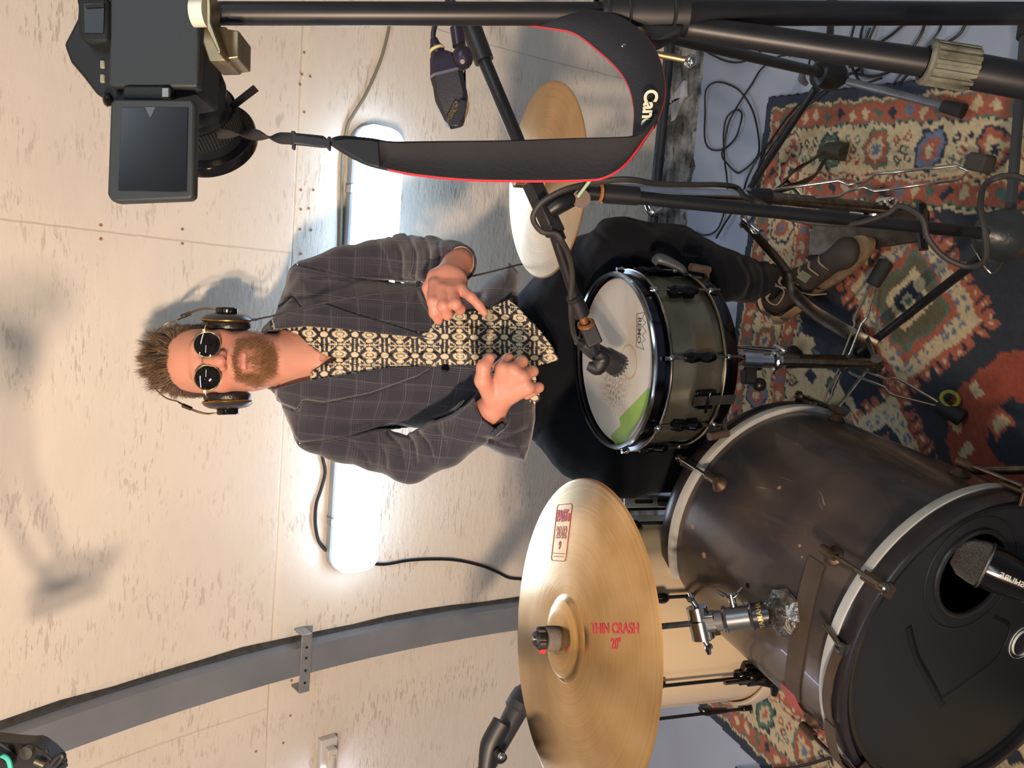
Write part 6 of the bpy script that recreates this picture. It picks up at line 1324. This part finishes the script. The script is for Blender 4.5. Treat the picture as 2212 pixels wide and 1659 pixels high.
# ---------------------------------------------------------------- sunglasses
t=thing('sunglasses','round dark sunglasses with thin gold rims worn by the drummer','sunglasses',Hd(0,.112,.007))
gold=M('thin_gold_wire','d8c290',.2,1)
for s_ in (1,-1):
    c=Hd(s_*.0338,.1055,.0065); n_=U(HR@np.array([s_*.10,1,-.04])); Rl=frame(n_,xh)
    rs=[(r,(.0035-r*r/.17)) for r in np.linspace(0,.0250,12)]; b=MB(); b.lathe(rs+[(r,z-.0016) for r,z in reversed(rs)],c-n_*.003,n_,48); b.build('lens',M('dark_brown_lens','120c0c',.03,spec=.9,coat=1),t,ang=60)
    b=MB(); b.torus(c-n_*.003,n_,.0255,.0013,56,8); b.build('rim',gold,t)
    b=MB(); b.box(c+HR@np.array([s_*.0275,-.003,.006]),(.006,.004,.005),HR); b.tube([c+HR@np.array([s_*.028,-.003,.006]),Hd(s_*.0705,.09,.012),Hd(s_*.080,.03,.012),Hd(s_*.082,-.01,.010)],.0010,8); b.build('temple',gold,t)
    b=MB(); b.ball(Hd(s_*.0095,.1035,-.001),(.002,.0035,.005),10,HR); b.build('nose_pad',M('clear_pad','a08878',.2),t)
b=MB(); b.tube([Hd(-.0095,.1045,.013),Hd(-.004,.1085,.016),Hd(.004,.1085,.016),Hd(.0095,.1045,.013)],.0011,8,sm=5); b.build('bridge',gold,t)
# ---------------------------------------------------------------- headphones
t=thing('headphones','black and gold over-ear headphones worn by the drummer with a thin wire band','headphones',Hd(0,-.01,-.02))
gmt=M('gold_trim','b08a45',.25,1)
for s_ in (1,-1):
    ax=U(HR@np.array([s_*1,.10,-.02*1])); c=Hd(s_*.0675,.004,-.020); Rc=frame(ax,HR@np.array([0,0,1.]))
    # oval pads
    def lat(prof,name,mt,par=t):
        b=MB(); rs=[]
        for r,z in prof:
            a=np.arange(48)/48*2*math.pi; rs.append([c+ax*z+Rc@np.array([math.cos(q)*r*1.06,math.sin(q)*r*.92,0]) for q in a])
        b.rings(rs); return b.build(name,mt,par)
    lat([(.030,.000),(.040,.000),(.0455,.005),(.0465,.012),(.044,.018),(.030,.019)],'ear_pad',M('creased_black_leather','17171a',.35,bump=(90,.7,.003)))
    lat([(.030,.0175),(.0475,.018),(.0500,.0205),(.0500,.0225),(.030,.0225)],'gold_ring',gmt)
    lat([(.030,.0222),(.0490,.0225),(.0450,.028),(.036,.033),(.020,.036),(.001,.036)],'ear_cup',M('grey_black_cup','3a383c',.3,.2))
    lat([(.001,.034),(.0205,.034),(.0215,.036),(.0215,.046),(.0195,.048),(.001,.048)],'cup_hub',blkg)
    b=MB(); b.tube([c+ax*.043+HR@np.array([0,0,.018]),c+ax*.046+HR@np.array([0,0,.045]),c+ax*.036+HR@np.array([0,-.004,.075]),Hd(s_*.088,-.012,.082)],.0013,8,sm=8); b.tube([c+ax*.043+HR@np.array([0,0,.018]),c+ax*.044+HR@np.array([0,-.006,.045]),c+ax*.034+HR@np.array([0,-.010,.075]),Hd(s_*.087,-.016,.082)],.0010,8,sm=8); b.build('wire_band',M('bronze_wire','8d7550',.3,1),t)
    b=MB(); b.rbox(Hd(s_*.0985,-.010,.064),(.009,.008,.022),.003,frame(HR@np.array([s_*-.45,0,1.]),HR@np.array([1,0,0]))); b.build('slider',blkp,t,bev=.001)
b=MB(); b.tube([Hd(x,-.016,z) for x,z in ((-.087,.082),(-.078,.108),(-.055,.130),(-.025,.141),(0,.143),(.025,.141),(.055,.130),(.078,.108),(.087,.082))],.0014,8,sm=6); b.build('headband_wire',M('bronze_wire','8d7550',.3,1),t)
b=MB(); b.tube([Hd(x,-.020,z) for x,z in ((-.060,.124),(-.025,.136),(0,.138),(.025,.136),(.060,.124))],.012,10,sm=6,flat=(.15,1),up=HR@np.array([0,0,1.])); b.build('headband_strap',M('black_leather_tab','141619',.4),t)
b=MB(); b.cyl(Hd(-.088,.0,-.056),Hd(-.090,.0,-.082),.0035,.0025,seg=12); b.build('strain_relief',blkp,t)
cable('headphone_cable',[Hd(-.090,0,-.080)]+[D(x,y,d) for x,y,d in ((566,687,1.655),(590,682,1.620),(630,670,1.592),(690,657,1.580),(750,645,1.580),(820,634,1.590),(870,630,1.598),(915,618,1.600),(940,610,1.60),(1000,600,1.60),(1040,592,1.60),(1085,581,1.62),(1120,572,1.66),(1180,560,1.75),(1300,535,1.85))]+[FL(1450,500,.3),FL(1520,508,.03)],.0019,M('dark_grey_thin_cable','3a3638',.5),'thin dark headphone cable hanging down over the front of the jacket')
